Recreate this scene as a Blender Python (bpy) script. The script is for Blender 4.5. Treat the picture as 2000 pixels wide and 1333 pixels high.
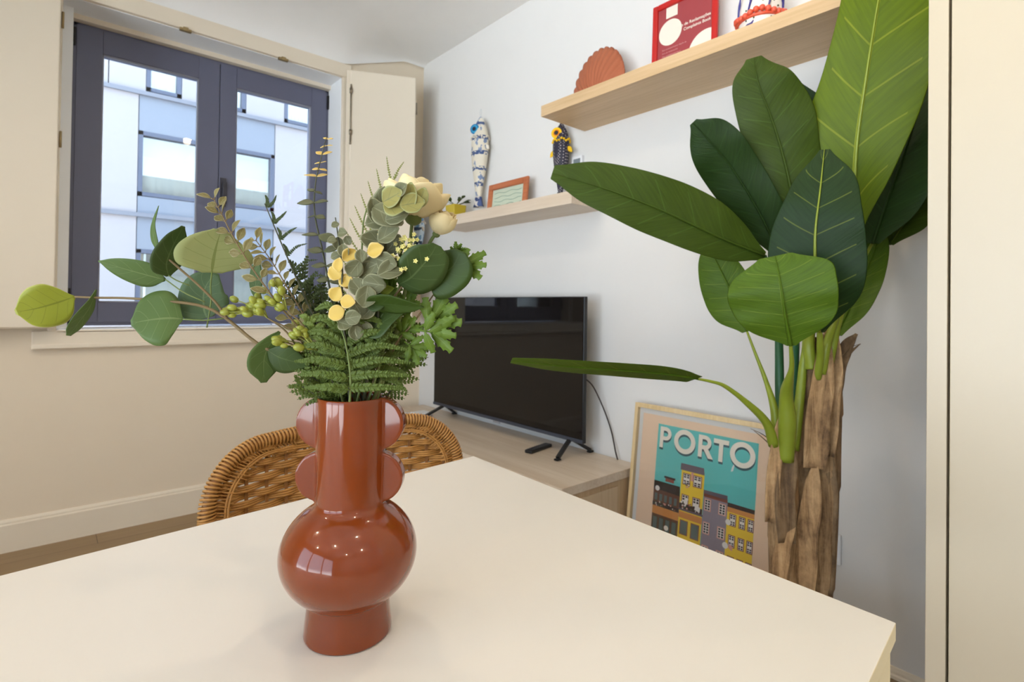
import bpy, bmesh, math, random
from mathutils import Vector, Matrix
random.seed(7)
for o in list(bpy.data.objects): bpy.data.objects.remove(o)
S = bpy.context.scene
COL = S.collection
PI = math.pi
# ------------------------------------------------------------------ camera
F_PX, CY = 1049.963, 587.602
CAM = Vector((0, 0, 1.13))
RT = Vector((0.7559, -0.6546, 0.0134)).normalized()
FW = Vector((0.6545, 0.7560, 0.0099)).normalized()
RT = (RT - FW * RT.dot(FW)).normalized()
UP = RT.cross(FW).normalized()
cam = bpy.data.cameras.new('camera'); co = bpy.data.objects.new('camera', cam); COL.objects.link(co)
co.matrix_world = Matrix((( RT.x, UP.x, -FW.x, CAM.x), (RT.y, UP.y, -FW.y, CAM.y), (RT.z, UP.z, -FW.z, CAM.z), (0, 0, 0, 1)))
cam.sensor_width = 36; cam.lens = F_PX * 36 / 2000; cam.shift_y = -(666.5 - CY) / 2000
cam.clip_start = 0.02; cam.clip_end = 200
cam.dof.use_dof = True; cam.dof.focus_distance = 0.66; cam.dof.aperture_fstop = 10
S.camera = co
# ------------------------------------------------------------------ sky, exposure
W = bpy.data.worlds.new('sky'); S.world = W; W.use_nodes = True
bg = W.node_tree.nodes['Background']; bg.inputs[0].default_value = (0.64, 0.80, 1.0, 1); bg.inputs[1].default_value = 2.25
S.view_settings.view_transform = 'Standard'; S.view_settings.look = 'None'
S.view_settings.exposure = 1.20; S.view_settings.gamma = 1; S.view_settings.use_curve_mapping = False
LAMP_W = 6.2
LAMP_COL = (1.0, 0.83, 0.63)

# below the horizon an added ground glow, brighter than the sky, lifts the ceiling
_nt = W.node_tree; _tc = _nt.nodes.new('ShaderNodeTexCoord'); _sp = _nt.nodes.new('ShaderNodeSeparateXYZ'); _nt.links.new(_tc.outputs['Generated'], _sp.inputs[0])
_cr = _nt.nodes.new('ShaderNodeValToRGB'); _cr.color_ramp.elements[0].position = .47; _cr.color_ramp.elements[1].position = .51
_cr.color_ramp.elements[0].color = (2.15, 2.22, 2.32, 1); _cr.color_ramp.elements[1].color = (0.64, 0.80, 1.0, 1)
_mr = _nt.nodes.new('ShaderNodeMath'); _mr.operation = 'MULTIPLY_ADD'; _mr.inputs[1].default_value = .5; _mr.inputs[2].default_value = .5
_nt.links.new(_sp.outputs[2], _mr.inputs[0]); _nt.links.new(_mr.outputs[0], _cr.inputs[0]); _nt.links.new(_cr.outputs[0], bg.inputs[0])

# ------------------------------------------------------------------ helpers
def at(px, py, d):
    """point at forward distance d seen at that place of the 2000x1333 frame"""
    return CAM + RT * ((px - 1000) / F_PX * d) + UP * ((CY - py) / F_PX * d) + FW * d
def srgb(c):
    return tuple(((x / 255) / 12.92 if x / 255 <= .04045 else ((x / 255 + .055) / 1.055) ** 2.4) for x in c)
def NN(nt, t, **k):
    n = nt.nodes.new(t)
    for a, b in k.items(): setattr(n, a, b)
    return n
def mth(nt, op, a, b=None, c=None):
    n = nt.nodes.new('ShaderNodeMath'); n.operation = op
    for i, v in enumerate((a, b, c)):
        if v is None: continue
        if isinstance(v, (int, float)): n.inputs[i].default_value = v
        else: nt.links.new(v, n.inputs[i])
    return n.outputs[0]
def mixc(nt, fac, a, b, mode='MIX'):
    n = nt.nodes.new('ShaderNodeMix'); n.data_type = 'RGBA'; n.blend_type = mode
    for sock, v in ((n.inputs[0], fac), (n.inputs[6], a), (n.inputs[7], b)):
        if isinstance(v, (int, float)): sock.default_value = v
        elif isinstance(v, tuple): sock.default_value = (*v, 1) if len(v) == 3 else v
        else: nt.links.new(v, sock)
    return n.outputs[2]
MATS = {}
def new_mat(name):
    m = bpy.data.materials.new(name); m.use_nodes = True
    return m, m.node_tree, m.node_tree.nodes['Principled BSDF']
def mat(name, c, rough=.5, metal=0, spec=.5, vary=.06, scale=8, bump=0, bscale=200, coat=0, lin=False, emit=0):
    if name in MATS: return MATS[name]
    m, nt, b = new_mat(name)
    col = c if lin else srgb(c)
    b.inputs['Roughness'].default_value = rough; b.inputs['Metallic'].default_value = metal
    b.inputs['Specular IOR Level'].default_value = spec; b.inputs['Coat Weight'].default_value = coat
    tc = NN(nt, 'ShaderNodeTexCoord')
    nz = NN(nt, 'ShaderNodeTexNoise'); nz.inputs['Scale'].default_value = scale; nz.inputs['Detail'].default_value = 4
    nt.links.new(tc.outputs['Object'], nz.inputs['Vector'])
    lo = tuple(x * (1 - vary) for x in col); hi = tuple(min(1, x * (1 + vary)) for x in col)
    nt.links.new(mixc(nt, nz.outputs[0], lo, hi), b.inputs['Base Color'])
    if bump:
        n2 = NN(nt, 'ShaderNodeTexNoise'); n2.inputs['Scale'].default_value = bscale
        nt.links.new(tc.outputs['Object'], n2.inputs['Vector'])
        bp = NN(nt, 'ShaderNodeBump'); bp.inputs['Strength'].default_value = bump; bp.inputs['Distance'].default_value = .002
        nt.links.new(n2.outputs[0], bp.inputs['Height']); nt.links.new(bp.outputs[0], b.inputs['Normal'])
    if emit:
        b.inputs['Emission Color'].default_value = (*col, 1); b.inputs['Emission Strength'].default_value = emit
    MATS[name] = m; return m
def wood(name, c1, c2, axis='Y', rough=.45, scale=6, stretch=14):
    if name in MATS: return MATS[name]
    m, nt, b = new_mat(name); b.inputs['Roughness'].default_value = rough
    tc = NN(nt, 'ShaderNodeTexCoord'); mp = NN(nt, 'ShaderNodeMapping')
    sc = [scale * stretch] * 3; sc['XYZ'.index(axis)] = scale * .5; mp.inputs['Scale'].default_value = sc
    nt.links.new(tc.outputs['Object'], mp.inputs[0])
    n = NN(nt, 'ShaderNodeTexNoise'); n.inputs['Scale'].default_value = 1; n.inputs['Detail'].default_value = 8; n.inputs['Roughness'].default_value = .65
    nt.links.new(mp.outputs[0], n.inputs['Vector'])
    mp2 = NN(nt, 'ShaderNodeMapping'); sc = [scale * 1.6] * 3; sc['XYZ'.index(axis)] = scale * .12; mp2.inputs['Scale'].default_value = sc
    nt.links.new(tc.outputs['Object'], mp2.inputs[0])
    n2 = NN(nt, 'ShaderNodeTexNoise'); n2.inputs['Scale'].default_value = 1; nt.links.new(mp2.outputs[0], n2.inputs['Vector'])
    f = mth(nt, 'MULTIPLY_ADD', n.outputs[0], .55, mth(nt, 'MULTIPLY', n2.outputs[0], .45))
    r = NN(nt, 'ShaderNodeValToRGB'); r.color_ramp.elements[0].position = .38; r.color_ramp.elements[1].position = .62
    r.color_ramp.elements[0].color = (*srgb(c1), 1); r.color_ramp.elements[1].color = (*srgb(c2), 1)
    nt.links.new(f, r.inputs[0]); nt.links.new(r.outputs[0], b.inputs['Base Color'])
    bp = NN(nt, 'ShaderNodeBump'); bp.inputs['Strength'].default_value = .15; bp.inputs['Distance'].default_value = .001
    nt.links.new(n.outputs[0], bp.inputs['Height']); nt.links.new(bp.outputs[0], b.inputs['Normal'])
    MATS[name] = m; return m
def leafmat(name, c, vein=None, n=7, slant=2.2, vw=.05, midw=.03, vary=.25, rough=.4, trans=.25, edge=None, edgew=.12, fine=0, spec=.4):
    """u runs along the leaf, v across (0..1)"""
    if name in MATS: return MATS[name]
    m, nt, b = new_mat(name); b.inputs['Roughness'].default_value = rough; b.inputs['Specular IOR Level'].default_value = spec
    tc = NN(nt, 'ShaderNodeTexCoord'); sp = NN(nt, 'ShaderNodeSeparateXYZ'); nt.links.new(tc.outputs['UV'], sp.inputs[0])
    u, v = sp.outputs[0], sp.outputs[1]
    av = mth(nt, 'ABSOLUTE', mth(nt, 'SUBTRACT', v, .5))
    nz = NN(nt, 'ShaderNodeTexNoise'); nz.inputs['Scale'].default_value = 14; nz.inputs['Detail'].default_value = 5; nt.links.new(tc.outputs['Object'], nz.inputs['Vector'])
    col = srgb(c)
    base = mixc(nt, nz.outputs[0], tuple(x * (1 - vary) for x in col), tuple(min(1, x * (1 + vary)) for x in col))
    hgt = None
    if fine:
        cx = NN(nt, 'ShaderNodeCombineXYZ'); nt.links.new(mth(nt, 'MULTIPLY', mth(nt, 'SUBTRACT', u, mth(nt, 'MULTIPLY', av, .35)), fine), cx.inputs[0]); nt.links.new(mth(nt, 'MULTIPLY', v, 3.), cx.inputs[1])
        nf = NN(nt, 'ShaderNodeTexNoise'); nf.inputs['Scale'].default_value = 1; nf.inputs['Detail'].default_value = 3; nt.links.new(cx.outputs[0], nf.inputs['Vector'])
        ff = mth(nt, 'MULTIPLY_ADD', nf.outputs[0], 1.6, -.3)
        base = mixc(nt, ff, base, tuple(x * .62 for x in col)); hgt = nf.outputs[0]
    if vein is not None:
        vc = srgb(vein)
        t = mth(nt, 'FRACT', mth(nt, 'SUBTRACT', mth(nt, 'MULTIPLY', u, n), mth(nt, 'MULTIPLY', av, slant)))
        lat = mth(nt, 'LESS_THAN', mth(nt, 'ABSOLUTE', mth(nt, 'SUBTRACT', t, .5)), vw)
        lat = mth(nt, 'MULTIPLY', lat, mth(nt, 'LESS_THAN', av, .40))
        mid = mth(nt, 'LESS_THAN', av, mth(nt, 'MULTIPLY', mth(nt, 'SUBTRACT', 1.25, u), midw))
        base = mixc(nt, mth(nt, 'MULTIPLY', lat, .42), base, vc)
        base = mixc(nt, mth(nt, 'MULTIPLY', mid, .85), base, vc)
        bump = mth(nt, 'MAXIMUM', lat, mid); hgt = bump if hgt is None else mth(nt, 'ADD', mth(nt, 'MULTIPLY', bump, .6), hgt)
    if edge is not None:
        ec = srgb(edge)
        eu = mth(nt, 'GREATER_THAN', av, .5 - edgew * .5)
        eu = mth(nt, 'MAXIMUM', eu, mth(nt, 'GREATER_THAN', u, 1 - edgew * .6))
        base = mixc(nt, mth(nt, 'MULTIPLY', eu, .7), base, ec)
    nt.links.new(base, b.inputs['Base Color'])
    if hgt is not None:
        bp = NN(nt, 'ShaderNodeBump'); bp.inputs['Strength'].default_value = .35; bp.inputs['Distance'].default_value = .002
        nt.links.new(hgt, bp.inputs['Height']); nt.links.new(bp.outputs[0], b.inputs['Normal'])
    if trans:
        tr = NN(nt, 'ShaderNodeBsdfTranslucent'); nt.links.new(base, tr.inputs[0])
        mx = NN(nt, 'ShaderNodeMixShader'); mx.inputs[0].default_value = trans
        out = nt.nodes['Material Output']
        nt.links.new(b.outputs[0], mx.inputs[1]); nt.links.new(tr.outputs[0], mx.inputs[2]); nt.links.new(mx.outputs[0], out.inputs[0])
    MATS[name] = m; return m
def glassmat(name, tint=(1, 1, 1), refl=.07):
    if name in MATS: return MATS[name]
    m, nt, b = new_mat(name); nt.nodes.remove(b); out = nt.nodes['Material Output']
    t = NN(nt, 'ShaderNodeBsdfTransparent'); t.inputs[0].default_value = (*tint, 1)
    g = NN(nt, 'ShaderNodeBsdfGlossy'); g.inputs['Roughness'].default_value = .01
    fr = NN(nt, 'ShaderNodeFresnel'); fr.inputs[0].default_value = 1.45
    mx = NN(nt, 'ShaderNodeMixShader'); nt.links.new(mth(nt, 'MULTIPLY_ADD', fr.outputs[0], 1.0, refl - .04), mx.inputs[0])
    nt.links.new(t.outputs[0], mx.inputs[1]); nt.links.new(g.outputs[0], mx.inputs[2]); nt.links.new(mx.outputs[0], out.inputs[0])
    MATS[name] = m; return m

ORG = {}
def tag(o, label=None, cat=None, group=None, kind=None):
    if label: o['label'] = label
    if cat: o['category'] = cat
    if group: o['group'] = group
    if kind: o['kind'] = kind
    return o
def thing(name, loc, label, cat, group=None):
    o = bpy.data.objects.new(name, None); COL.objects.link(o); o.location = loc; o.empty_display_size = .05
    ORG[o.name] = Vector(loc); return tag(o, label, cat, group)
def obj(name, bm, mats, parent=None, smooth=True, mods=None, label=None):
    """links bm (built in room coordinates) as one mesh object"""
    me = bpy.data.meshes.new(name)
    bmesh.ops.recalc_face_normals(bm, faces=bm.faces) if not getattr(obj, 'raw', False) else None
    if parent is None:
        xs = [v.co for v in bm.verts]
        org = Vector(((min(v.x for v in xs) + max(v.x for v in xs)) / 2, (min(v.y for v in xs) + max(v.y for v in xs)) / 2, min(v.z for v in xs)))
    else: org = ORG[parent.name]
    bmesh.ops.translate(bm, vec=-org, verts=bm.verts)
    bm.to_mesh(me); bm.free()
    o = bpy.data.objects.new(name, me); COL.objects.link(o)
    if parent is None: o.location = org
    else: o.parent = parent
    ORG[o.name] = org
    for m in (mats if isinstance(mats, (list, tuple)) else [mats]): me.materials.append(m)
    if smooth:
        me.polygons.foreach_set('use_smooth', [True] * len(me.polygons))
        if smooth == 'auto':
            me.set_sharp_from_angle(angle=math.radians(35))
    for t, kw in (mods or []):
        md = o.modifiers.new(t.lower(), t)
        for k, v in kw.items(): setattr(md, k, v)
    if label: o['label'] = label
    return o
def struct(name, bm, mats, parent=None, **k):
    o = obj(name, bm, mats, parent, **k)
    if parent is None: o['kind'] = 'structure'
    return o
BEV = lambda w=.003, s=2: [('BEVEL', dict(width=w, segments=s, limit_method='ANGLE'))]
def B(): return bmesh.new()
def box(bm, x0, x1, y0, y1, z0, z1, mi=0):
    vs = [bm.verts.new((x, y, z)) for x in (x0, x1) for y in (y0, y1) for z in (z0, z1)]
    for q in ((0, 1, 3, 2), (4, 6, 7, 5), (0, 4, 5, 1), (2, 3, 7, 6), (0, 2, 6, 4), (1, 5, 7, 3)):
        f = bm.faces.new([vs[i] for i in q]); f.material_index = mi
    return vs
def obox(bm, c, ax, ay, az, sx, sy, sz, mi=0):
    """oriented box: centre, three axes, full sizes"""
    c, ax, ay, az = (Vector(q) for q in (c, ax, ay, az))
    vs = [bm.verts.new(c + ax * (sx / 2 * i) + ay * (sy / 2 * j) + az * (sz / 2 * k)) for i in (-1, 1) for j in (-1, 1) for k in (-1, 1)]
    for q in ((0, 1, 3, 2), (4, 6, 7, 5), (0, 4, 5, 1), (2, 3, 7, 6), (0, 2, 6, 4), (1, 5, 7, 3)):
        f = bm.faces.new([vs[i] for i in q]); f.material_index = mi
    return vs
def prism(bm, pts, ext, mi=0):
    """polygon pts (3D) extruded by the vector ext"""
    a = [bm.verts.new(p) for p in pts]; b = [bm.verts.new(Vector(p) + Vector(ext)) for p in pts]
    n = len(a); fs = [bm.faces.new(a), bm.faces.new(b[::-1])]
    for i in range(n): fs.append(bm.faces.new((a[i], b[i], b[(i + 1) % n], a[(i + 1) % n])))
    for f in fs: f.material_index = mi
def cat(pts, n):
    """Catmull-Rom through pts, n samples"""
    P = [Vector(p) for p in pts]
    if len(P) == 2: return [P[0].lerp(P[1], i / (n - 1)) for i in range(n)]
    P = [P[0] * 2 - P[1]] + P + [P[-1] * 2 - P[-2]]; m = len(P) - 3; out = []
    for i in range(n):
        t = i / (n - 1) * m; k = min(int(t), m - 1); t -= k; a, b, c, d = P[k:k + 4]
        out.append(.5 * ((2 * b) + (c - a) * t + (2 * a - 5 * b + 4 * c - d) * t * t + (3 * b - a - 3 * c + d) * t ** 3))
    return out
def lerpl(L, t):
    t = max(0, min(.9999, t)) * (len(L) - 1); k = int(t); t -= k; t2 = t * t * (3 - 2 * t) * .5 + t * .5
    return L[k] * (1 - t2) + L[k + 1] * t2
def catl(L, t):
    m = len(L) - 1; t = max(0, min(.99999, t)) * m; k = int(t); t -= k
    a = L[max(0, k - 1)]; b = L[k]; c = L[k + 1]; d = L[min(m, k + 2)]
    return max(0, .5 * ((2 * b) + (c - a) * t + (2 * a - 5 * b + 4 * c - d) * t * t + (3 * b - a - 3 * c + d) * t ** 3))
def tube(bm, pts, r, seg=8, n=None, mi=0, uv=False, flat=1.0):
    C_ = cat(pts, n) if n else [Vector(p) for p in pts]; N = len(C_)
    R = r if isinstance(r, (list, tuple)) else [r]
    rings = []; prev = None
    for i, p in enumerate(C_):
        T = (C_[min(i + 1, N - 1)] - C_[max(i - 1, 0)]); T = T.normalized() if T.length > 1e-9 else Vector((0, 0, 1))
        if prev is None:
            a = Vector((0, 0, 1)) if abs(T.z) < .9 else Vector((1, 0, 0)); X = T.cross(a).normalized()
        else: X = (prev - T * prev.dot(T)).normalized()
        prev = X; Y = T.cross(X); rr = lerpl(list(R), i / max(1, N - 1)) if len(R) > 1 else R[0]
        rings.append([bm.verts.new(p + X * (rr * math.cos(2 * PI * j / seg)) + Y * (rr * flat * math.sin(2 * PI * j / seg))) for j in range(seg)])
    for i in range(N - 1):
        for j in range(seg):
            f = bm.faces.new((rings[i][j], rings[i][(j + 1) % seg], rings[i + 1][(j + 1) % seg], rings[i + 1][j])); f.material_index = mi
    f = bm.faces.new(rings[0][::-1]); f.material_index = mi; f = bm.faces.new(rings[-1]); f.material_index = mi
def lathe(bm, prof, c, seg=40, mi=0, axis=None):
    c = Vector(c); Z = Vector(axis).normalized() if axis else Vector((0, 0, 1))
    X = Z.orthogonal().normalized(); Y = Z.cross(X); rings = []
    for r, z in prof:
        rings.append([bm.verts.new(c + Z * z + X * (max(r, 1e-5) * math.cos(2 * PI * j / seg)) + Y * (max(r, 1e-5) * math.sin(2 * PI * j / seg))) for j in range(seg)])
    for a, b in zip(rings, rings[1:]):
        for j in range(seg):
            f = bm.faces.new((a[j], a[(j + 1) % seg], b[(j + 1) % seg], b[j])); f.material_index = mi
    f = bm.faces.new(rings[0][::-1]); f.material_index = mi; f = bm.faces.new(rings[-1]); f.material_index = mi
def ball(bm, c, r, seg=12, sc=(1, 1, 1), ax=None, mi=0):
    m = Matrix.Translation(Vector(c))
    if ax is not None: m = m @ Vector((0, 0, 1)).rotation_difference(Vector(ax)).to_matrix().to_4x4()
    m = m @ Matrix.Diagonal((r * sc[0], r * sc[1], r * sc[2], 1))
    n0 = len(bm.faces)
    bmesh.ops.create_uvsphere(bm, u_segments=seg, v_segments=max(6, seg // 2 + 2), radius=1, matrix=m)
    if mi:
        bm.faces.ensure_lookup_table()
        for f in bm.faces[n0:]: f.material_index = mi
def blade(bm, mid, wr, wl, S_dirs, fold=0, wave=0, wn=3, nu=18, nv=6, drop=0, mi=0, ph=0, prof=None):
    """leaf surface: mid = world points of the midrib, widths in metres on either side, S_dirs(P,T) -> (side, normal)"""
    uvl = bm.loops.layers.uv.verify(); C_ = cat(mid, nu + 1); rows = []
    for i, p in enumerate(C_):
        u = i / nu; T = (C_[min(i + 1, nu)] - C_[max(i - 1, 0)]).normalized(); s, nrm = S_dirs(p, T)
        row = []
        for j in range(nv + 1):
            v = j / nv * 2 - 1; w = catl(wr, u) if v > 0 else catl(wl, u)
            k = abs(v); off = s * (v * w) + nrm * (fold * w * k ** 1.3 - drop * w * k * k + wave * w * k * math.sin(u * wn * 2 * PI + ph + (1.3 if v > 0 else 0)))
            row.append((bm.verts.new(p + off), (u, (v + 1) / 2)))
        rows.append(row)
    for a, b in zip(rows, rows[1:]):
        for j in range(nv):
            q = (a[j], a[j + 1], b[j + 1], b[j]); f = bm.faces.new([x[0] for x in q]); f.material_index = mi
            for l, x in zip(f.loops, q): l[uvl].uv = x[1]
def pixleaf(bm, mid, wr, wl, tilt=0, **k):
    """midrib as (px, py, forward distance), half widths in frame pixels at that distance"""
    P = [at(*m) for m in mid]; ds = sum(m[2] for m in mid) / len(mid) / F_PX
    def sd(p, T):
        V = (p - CAM).normalized(); s = V.cross(T).normalized(); n = s.cross(T).normalized()
        if n.dot(V) > 0: n = -n
        s2 = (s * math.cos(tilt) + n * math.sin(tilt)); return s2 / max(.3, math.cos(tilt)), n
    blade(bm, P, [w * ds for w in wr], [w * ds for w in wl], sd, **k)
def leaf3(bm, base, d, L, w, nrm, bend=0, cup=.2, nu=6, nv=4, prof=(0.05, .75, 1, .8, .05), mi=0):
    base, d, nrm = Vector(base), Vector(d).normalized(), Vector(nrm)
    nrm = (nrm - d * nrm.dot(d)); nrm = nrm.normalized() if nrm.length > 1e-6 else d.orthogonal().normalized()
    mid = [base + d * (L * t) + nrm * (-bend * L * t * t) for t in (0, .33, .66, 1)]
    def sd(p, T):
        s = T.cross(nrm).normalized(); return s, s.cross(T).normalized()
    W_ = [w * q for q in prof]; blade(bm, mid, W_, W_, sd, fold=cup, nu=nu, nv=nv, mi=mi)
def cs(r, u, f): return (RT * r + UP * u + FW * f)
SOL = lambda t: [('SOLIDIFY', dict(thickness=t, offset=0))]
SUB = lambda l=1: [('SUBSURF', dict(levels=l, render_levels=l))]
def dup(root, loc, label=None, group=None, rz=0, sc=None):
    r = root.copy(); COL.objects.link(r); r.location = loc; r.rotation_euler = (0, 0, rz)
    if sc: r.scale = sc
    if label: r['label'] = label
    if group: r['group'] = group
    for ch in list(root.children):
        c = ch.copy(); COL.objects.link(c); c.parent = r
        for g in list(ch.children):
            d = g.copy(); COL.objects.link(d); d.parent = c
    return r

# ================================================================== ROOM
XW, YW, ZC = 1.998, 3.298, 2.827
XL, YN = -2.9, -2.6
plaster = mat('white_plaster', (246, 245, 243), .85, vary=.015, bump=.08, bscale=60)
wallp = mat('wall_paint', (229, 227, 224), .8, vary=.012, bump=.06, bscale=90)
paint = mat('white_lacquer', (238, 226, 206), .38, vary=.01)
# floor : oak planks running along X
def floor_mat():
    m, nt, b = new_mat('oak_planks'); b.inputs['Roughness'].default_value = .5
    tc = NN(nt, 'ShaderNodeTexCoord'); br = NN(nt, 'ShaderNodeTexBrick')
    br.inputs['Scale'].default_value = 1; br.inputs['Brick Width'].default_value = 1.3; br.inputs['Row Height'].default_value = .14
    br.inputs['Mortar Size'].default_value = .0015; br.inputs['Color1'].default_value = (*srgb((158, 132, 98)), 1); br.inputs['Color2'].default_value = (*srgb((186, 160, 124)), 1)
    br.inputs['Mortar'].default_value = (*srgb((90, 70, 50)), 1)
    nt.links.new(tc.outputs['Object'], br.inputs[0])
    mp = NN(nt, 'ShaderNodeMapping'); mp.inputs['Scale'].default_value = (3, 45, 3); nt.links.new(tc.outputs['Object'], mp.inputs[0])
    n = NN(nt, 'ShaderNodeTexNoise'); n.inputs['Scale'].default_value = 1; n.inputs['Detail'].default_value = 6; nt.links.new(mp.outputs[0], n.inputs['Vector'])
    nt.links.new(mixc(nt, mth(nt, 'MULTIPLY', n.outputs[0], .5), br.outputs[0], srgb((120, 95, 66))), b.inputs['Base Color'])
    return m
bm = B(); box(bm, XL - .2, XW + .2, YN - .2, YW + .2, -.1, 0); struct('floor', bm, floor_mat(), smooth=False)
bm = B(); box(bm, XL - .2, XW + .2, YN - .2, YW + .3, ZC, ZC + .15); struct('ceiling', bm, plaster, smooth=False)
# far wall with the window opening
OX0, OX1, OZ0, OZ1 = .036, 1.399, .985, 2.572
bm = B(); box(bm, XL - .2, OX0, YW, YW + .32, 0, ZC); box(bm, OX1, XW + .2, YW, YW + .32, 0, ZC)
box(bm, OX0, OX1, YW, YW + .32, 0, OZ0); box(bm, OX0, OX1, YW, YW + .32, OZ1, ZC)
struct('wall_far', bm, mat('cream_wall_paint', (236, 221, 198), .8, vary=.012, bump=.06, bscale=90), smooth=False)
bm = B(); box(bm, XW, XW + .2, YN - .2, YW, 0, ZC); struct('wall_right', bm, wallp, smooth=False)
DY0, DY1, DZ1 = -2.2, 2.0, 2.62
bm = B(); box(bm, XL - .2, XL, YN - .2, DY0, 0, ZC); box(bm, XL - .2, XL, DY1, YW, 0, ZC); box(bm, XL - .2, XL, DY0, DY1, DZ1, ZC)
struct('wall_left', bm, wallp, smooth=False)
bm = B(); box(bm, XL, XW, YN - .2, YN, 0, ZC); struct('wall_near', bm, wallp, smooth=False)
# soft plaster cove over the window, from the casing up to the ceiling
bm = B(); NX, NZ = 60, 8
rows = []
for i in range(NX + 1):
    x = XL + (XW - XL) * (1 - (1 - i / NX) ** 2.2)
    k = 1 if x < 1.42 else 1 - .9 * min(1, (x - 1.42) / .42)
    row = []
    for j in range(NZ + 1):
        t = j / NZ; a = t * PI / 2
        y = YW - .012 - (.36 * k + .02) * (1 - math.cos(a)); z = ZC - (.165 * k + .004) * (1 - math.sin(a))
        row.append(bm.verts.new((x, y, z)))
    rows.append(row)
for a, b in zip(rows, rows[1:]):
    for j in range(NZ): bm.faces.new((a[j], a[j + 1], b[j + 1], b[j]))
struct('ceiling_cove', bm, plaster)
# skirting
def skirting(name, pts, h, t, along):
    bm = B(); pr = [(0, 0), (t, 0), (t, h - .022), (t * .62, h - .018), (t * .62, h - .010), (t * .35, h), (0, h)]
    a, b = pts
    if along == 'X': A = [bm.verts.new((a, YW - u, v)) for u, v in pr]; Bv = [bm.verts.new((b, YW - u, v)) for u, v in pr]
    else: A = [bm.verts.new((XW - u, a, v)) for u, v in pr]; Bv = [bm.verts.new((XW - u, b, v)) for u, v in pr]
    bm.faces.new(A); bm.faces.new(Bv[::-1]); n = len(A)
    for i in range(n): bm.faces.new((A[i], Bv[i], Bv[(i + 1) % n], A[(i + 1) % n]))
    struct(name, bm, paint, smooth=False)
skirting('baseboard_far', (XL, XW), .143, .018, 'X')
skirting('baseboard_right', (.30, YW - .018), .032, .015, 'Y')
# window casing and sill
bm = B(); box(bm, OX0 - .09, OX1 + .055, YW - .018, YW, OZ1, OZ1 + .085); struct('trim_1', bm, paint, smooth=False, mods=BEV(.004))
bm = B(); box(bm, OX0 - .085, OX1 + .05, YW - .020, YW, OZ0 - .082, OZ0 + .001); box(bm, OX0 - .085, OX1 + .05, YW - .034, YW - .020, OZ0 - .082, OZ0 - .060)
box(bm, OX0 - .001, OX1, YW - .02, YW + .20, OZ0 - .01, OZ0 + .004)
struct('trim_2', bm, paint, smooth=False, mods=BEV(.004))
bm = B(); box(bm, OX0 - .03, OX0, YW - .018, YW, OZ0, OZ1); box(bm, OX0, .078, YW + .12, YW + .30, OZ0, OZ1); struct('trim_3', bm, paint, smooth=False, mods=BEV(.003))
bm = B(); box(bm, OX1 + .0005, OX1 + .045, YW - .018, YW, OZ0, OZ1); struct('trim_4', bm, paint, smooth=False, mods=BEV(.003))
bm = B(); box(bm, .076, OX1 + .002, YW + .17, YW + .30, 2.543, OZ1 + .02); struct('trim_5', bm, paint, smooth=False)
revw = mat('reveal_white', (248, 250, 252), .5, vary=.01)
bm = B(); box(bm, OX1 - .003, OX1 + .001, YW + .004, YW + .205, OZ0 + .004, OZ1 - .003); box(bm, OX0 + .002, OX1 - .003, YW + .004, YW + .172, OZ1 - .004, OZ1 + .001); box(bm, OX0 + .002, OX1 - .003, YW - .016, YW + .2, OZ0 + .0042, OZ0 + .008)
struct('trim_6', bm, revw, smooth=False)
bm = B(); box(bm, OX0 + .0005, .0775, YW + .114, YW + .119, OZ0 + .008, OZ1 - .004); struct('trim_7', bm, revw, smooth=False)
# anthracite two-leaf window
anth = mat('anthracite_frame', (104, 107, 130), .42, vary=.03, bump=.05, bscale=400)
black = mat('black_plastic', (28, 28, 30), .45)
FX0, FX1, FZ0, FZ1, FY = .0785, 1.3985, 1.000, 2.542, 3.504
win = thing('window_1', (.74, FY + .04, FZ0), None, None); win['kind'] = 'structure'
bm = B(); box(bm, FX0, FX0 + .026, FY + .004, FY + .085, FZ0, FZ1); box(bm, FX1 - .026, FX1, FY + .004, FY + .085, FZ0, FZ1)
box(bm, FX0, FX1, FY + .004, FY + .085, FZ0, FZ0 + .03); box(bm, FX0, FX1, FY + .004, FY + .085, FZ1 - .02, FZ1)
obj('window_frame', bm, anth, win, smooth=False, mods=BEV(.003))
glass = glassmat('pane_glass', (.93, .96, .97), .05)
for (a, b, g0, g1) in ((FX0 + .014, .7475, .200, .640), (.7505, FX1 - .014, .838, 1.284)):
    bm = B(); z0, z1, gz0, gz1 = FZ0 + .016, FZ1 - .010, 1.122, 2.412
    box(bm, a, g0, FY, FY + .07, z0, z1); box(bm, g1, b, FY, FY + .07, z0, z1); box(bm, g0, g1, FY, FY + .07, z0, gz0); box(bm, g0, g1, FY, FY + .07, gz1, z1)
    sash = obj('window_sash', bm, anth, win, smooth=False, mods=BEV(.0025))
    bm = B(); box(bm, g0 - .004, g1 + .004, FY + .03, FY + .036, gz0 - .004, gz1 + .004); obj('window_glass', bm, glass, sash, smooth=False)
    bm = B(); e = .006
    box(bm, g0, g0 + e, FY + .006, FY + .03, gz0, gz1); box(bm, g1 - e, g1, FY + .006, FY + .03, gz0, gz1); box(bm, g0, g1, FY + .006, FY + .03, gz0, gz0 + e); box(bm, g0, g1, FY + .006, FY + .03, gz1 - e, gz1)
    obj('glazing_bead', bm, mat('bead_grey', (150, 152, 165), .4), sash, smooth=False)
bm = B(); box(bm, .757, .789, FY - .009, FY, 1.69, 1.86); box(bm, .764, .782, FY - .04, FY - .009, 1.80, 1.825); box(bm, .762, .784, FY - .052, FY - .036, 1.70, 1.83)
obj('window_handle', bm, mat('handle_dark', (58, 58, 68), .4), win, smooth=False, mods=BEV(.003))
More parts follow.
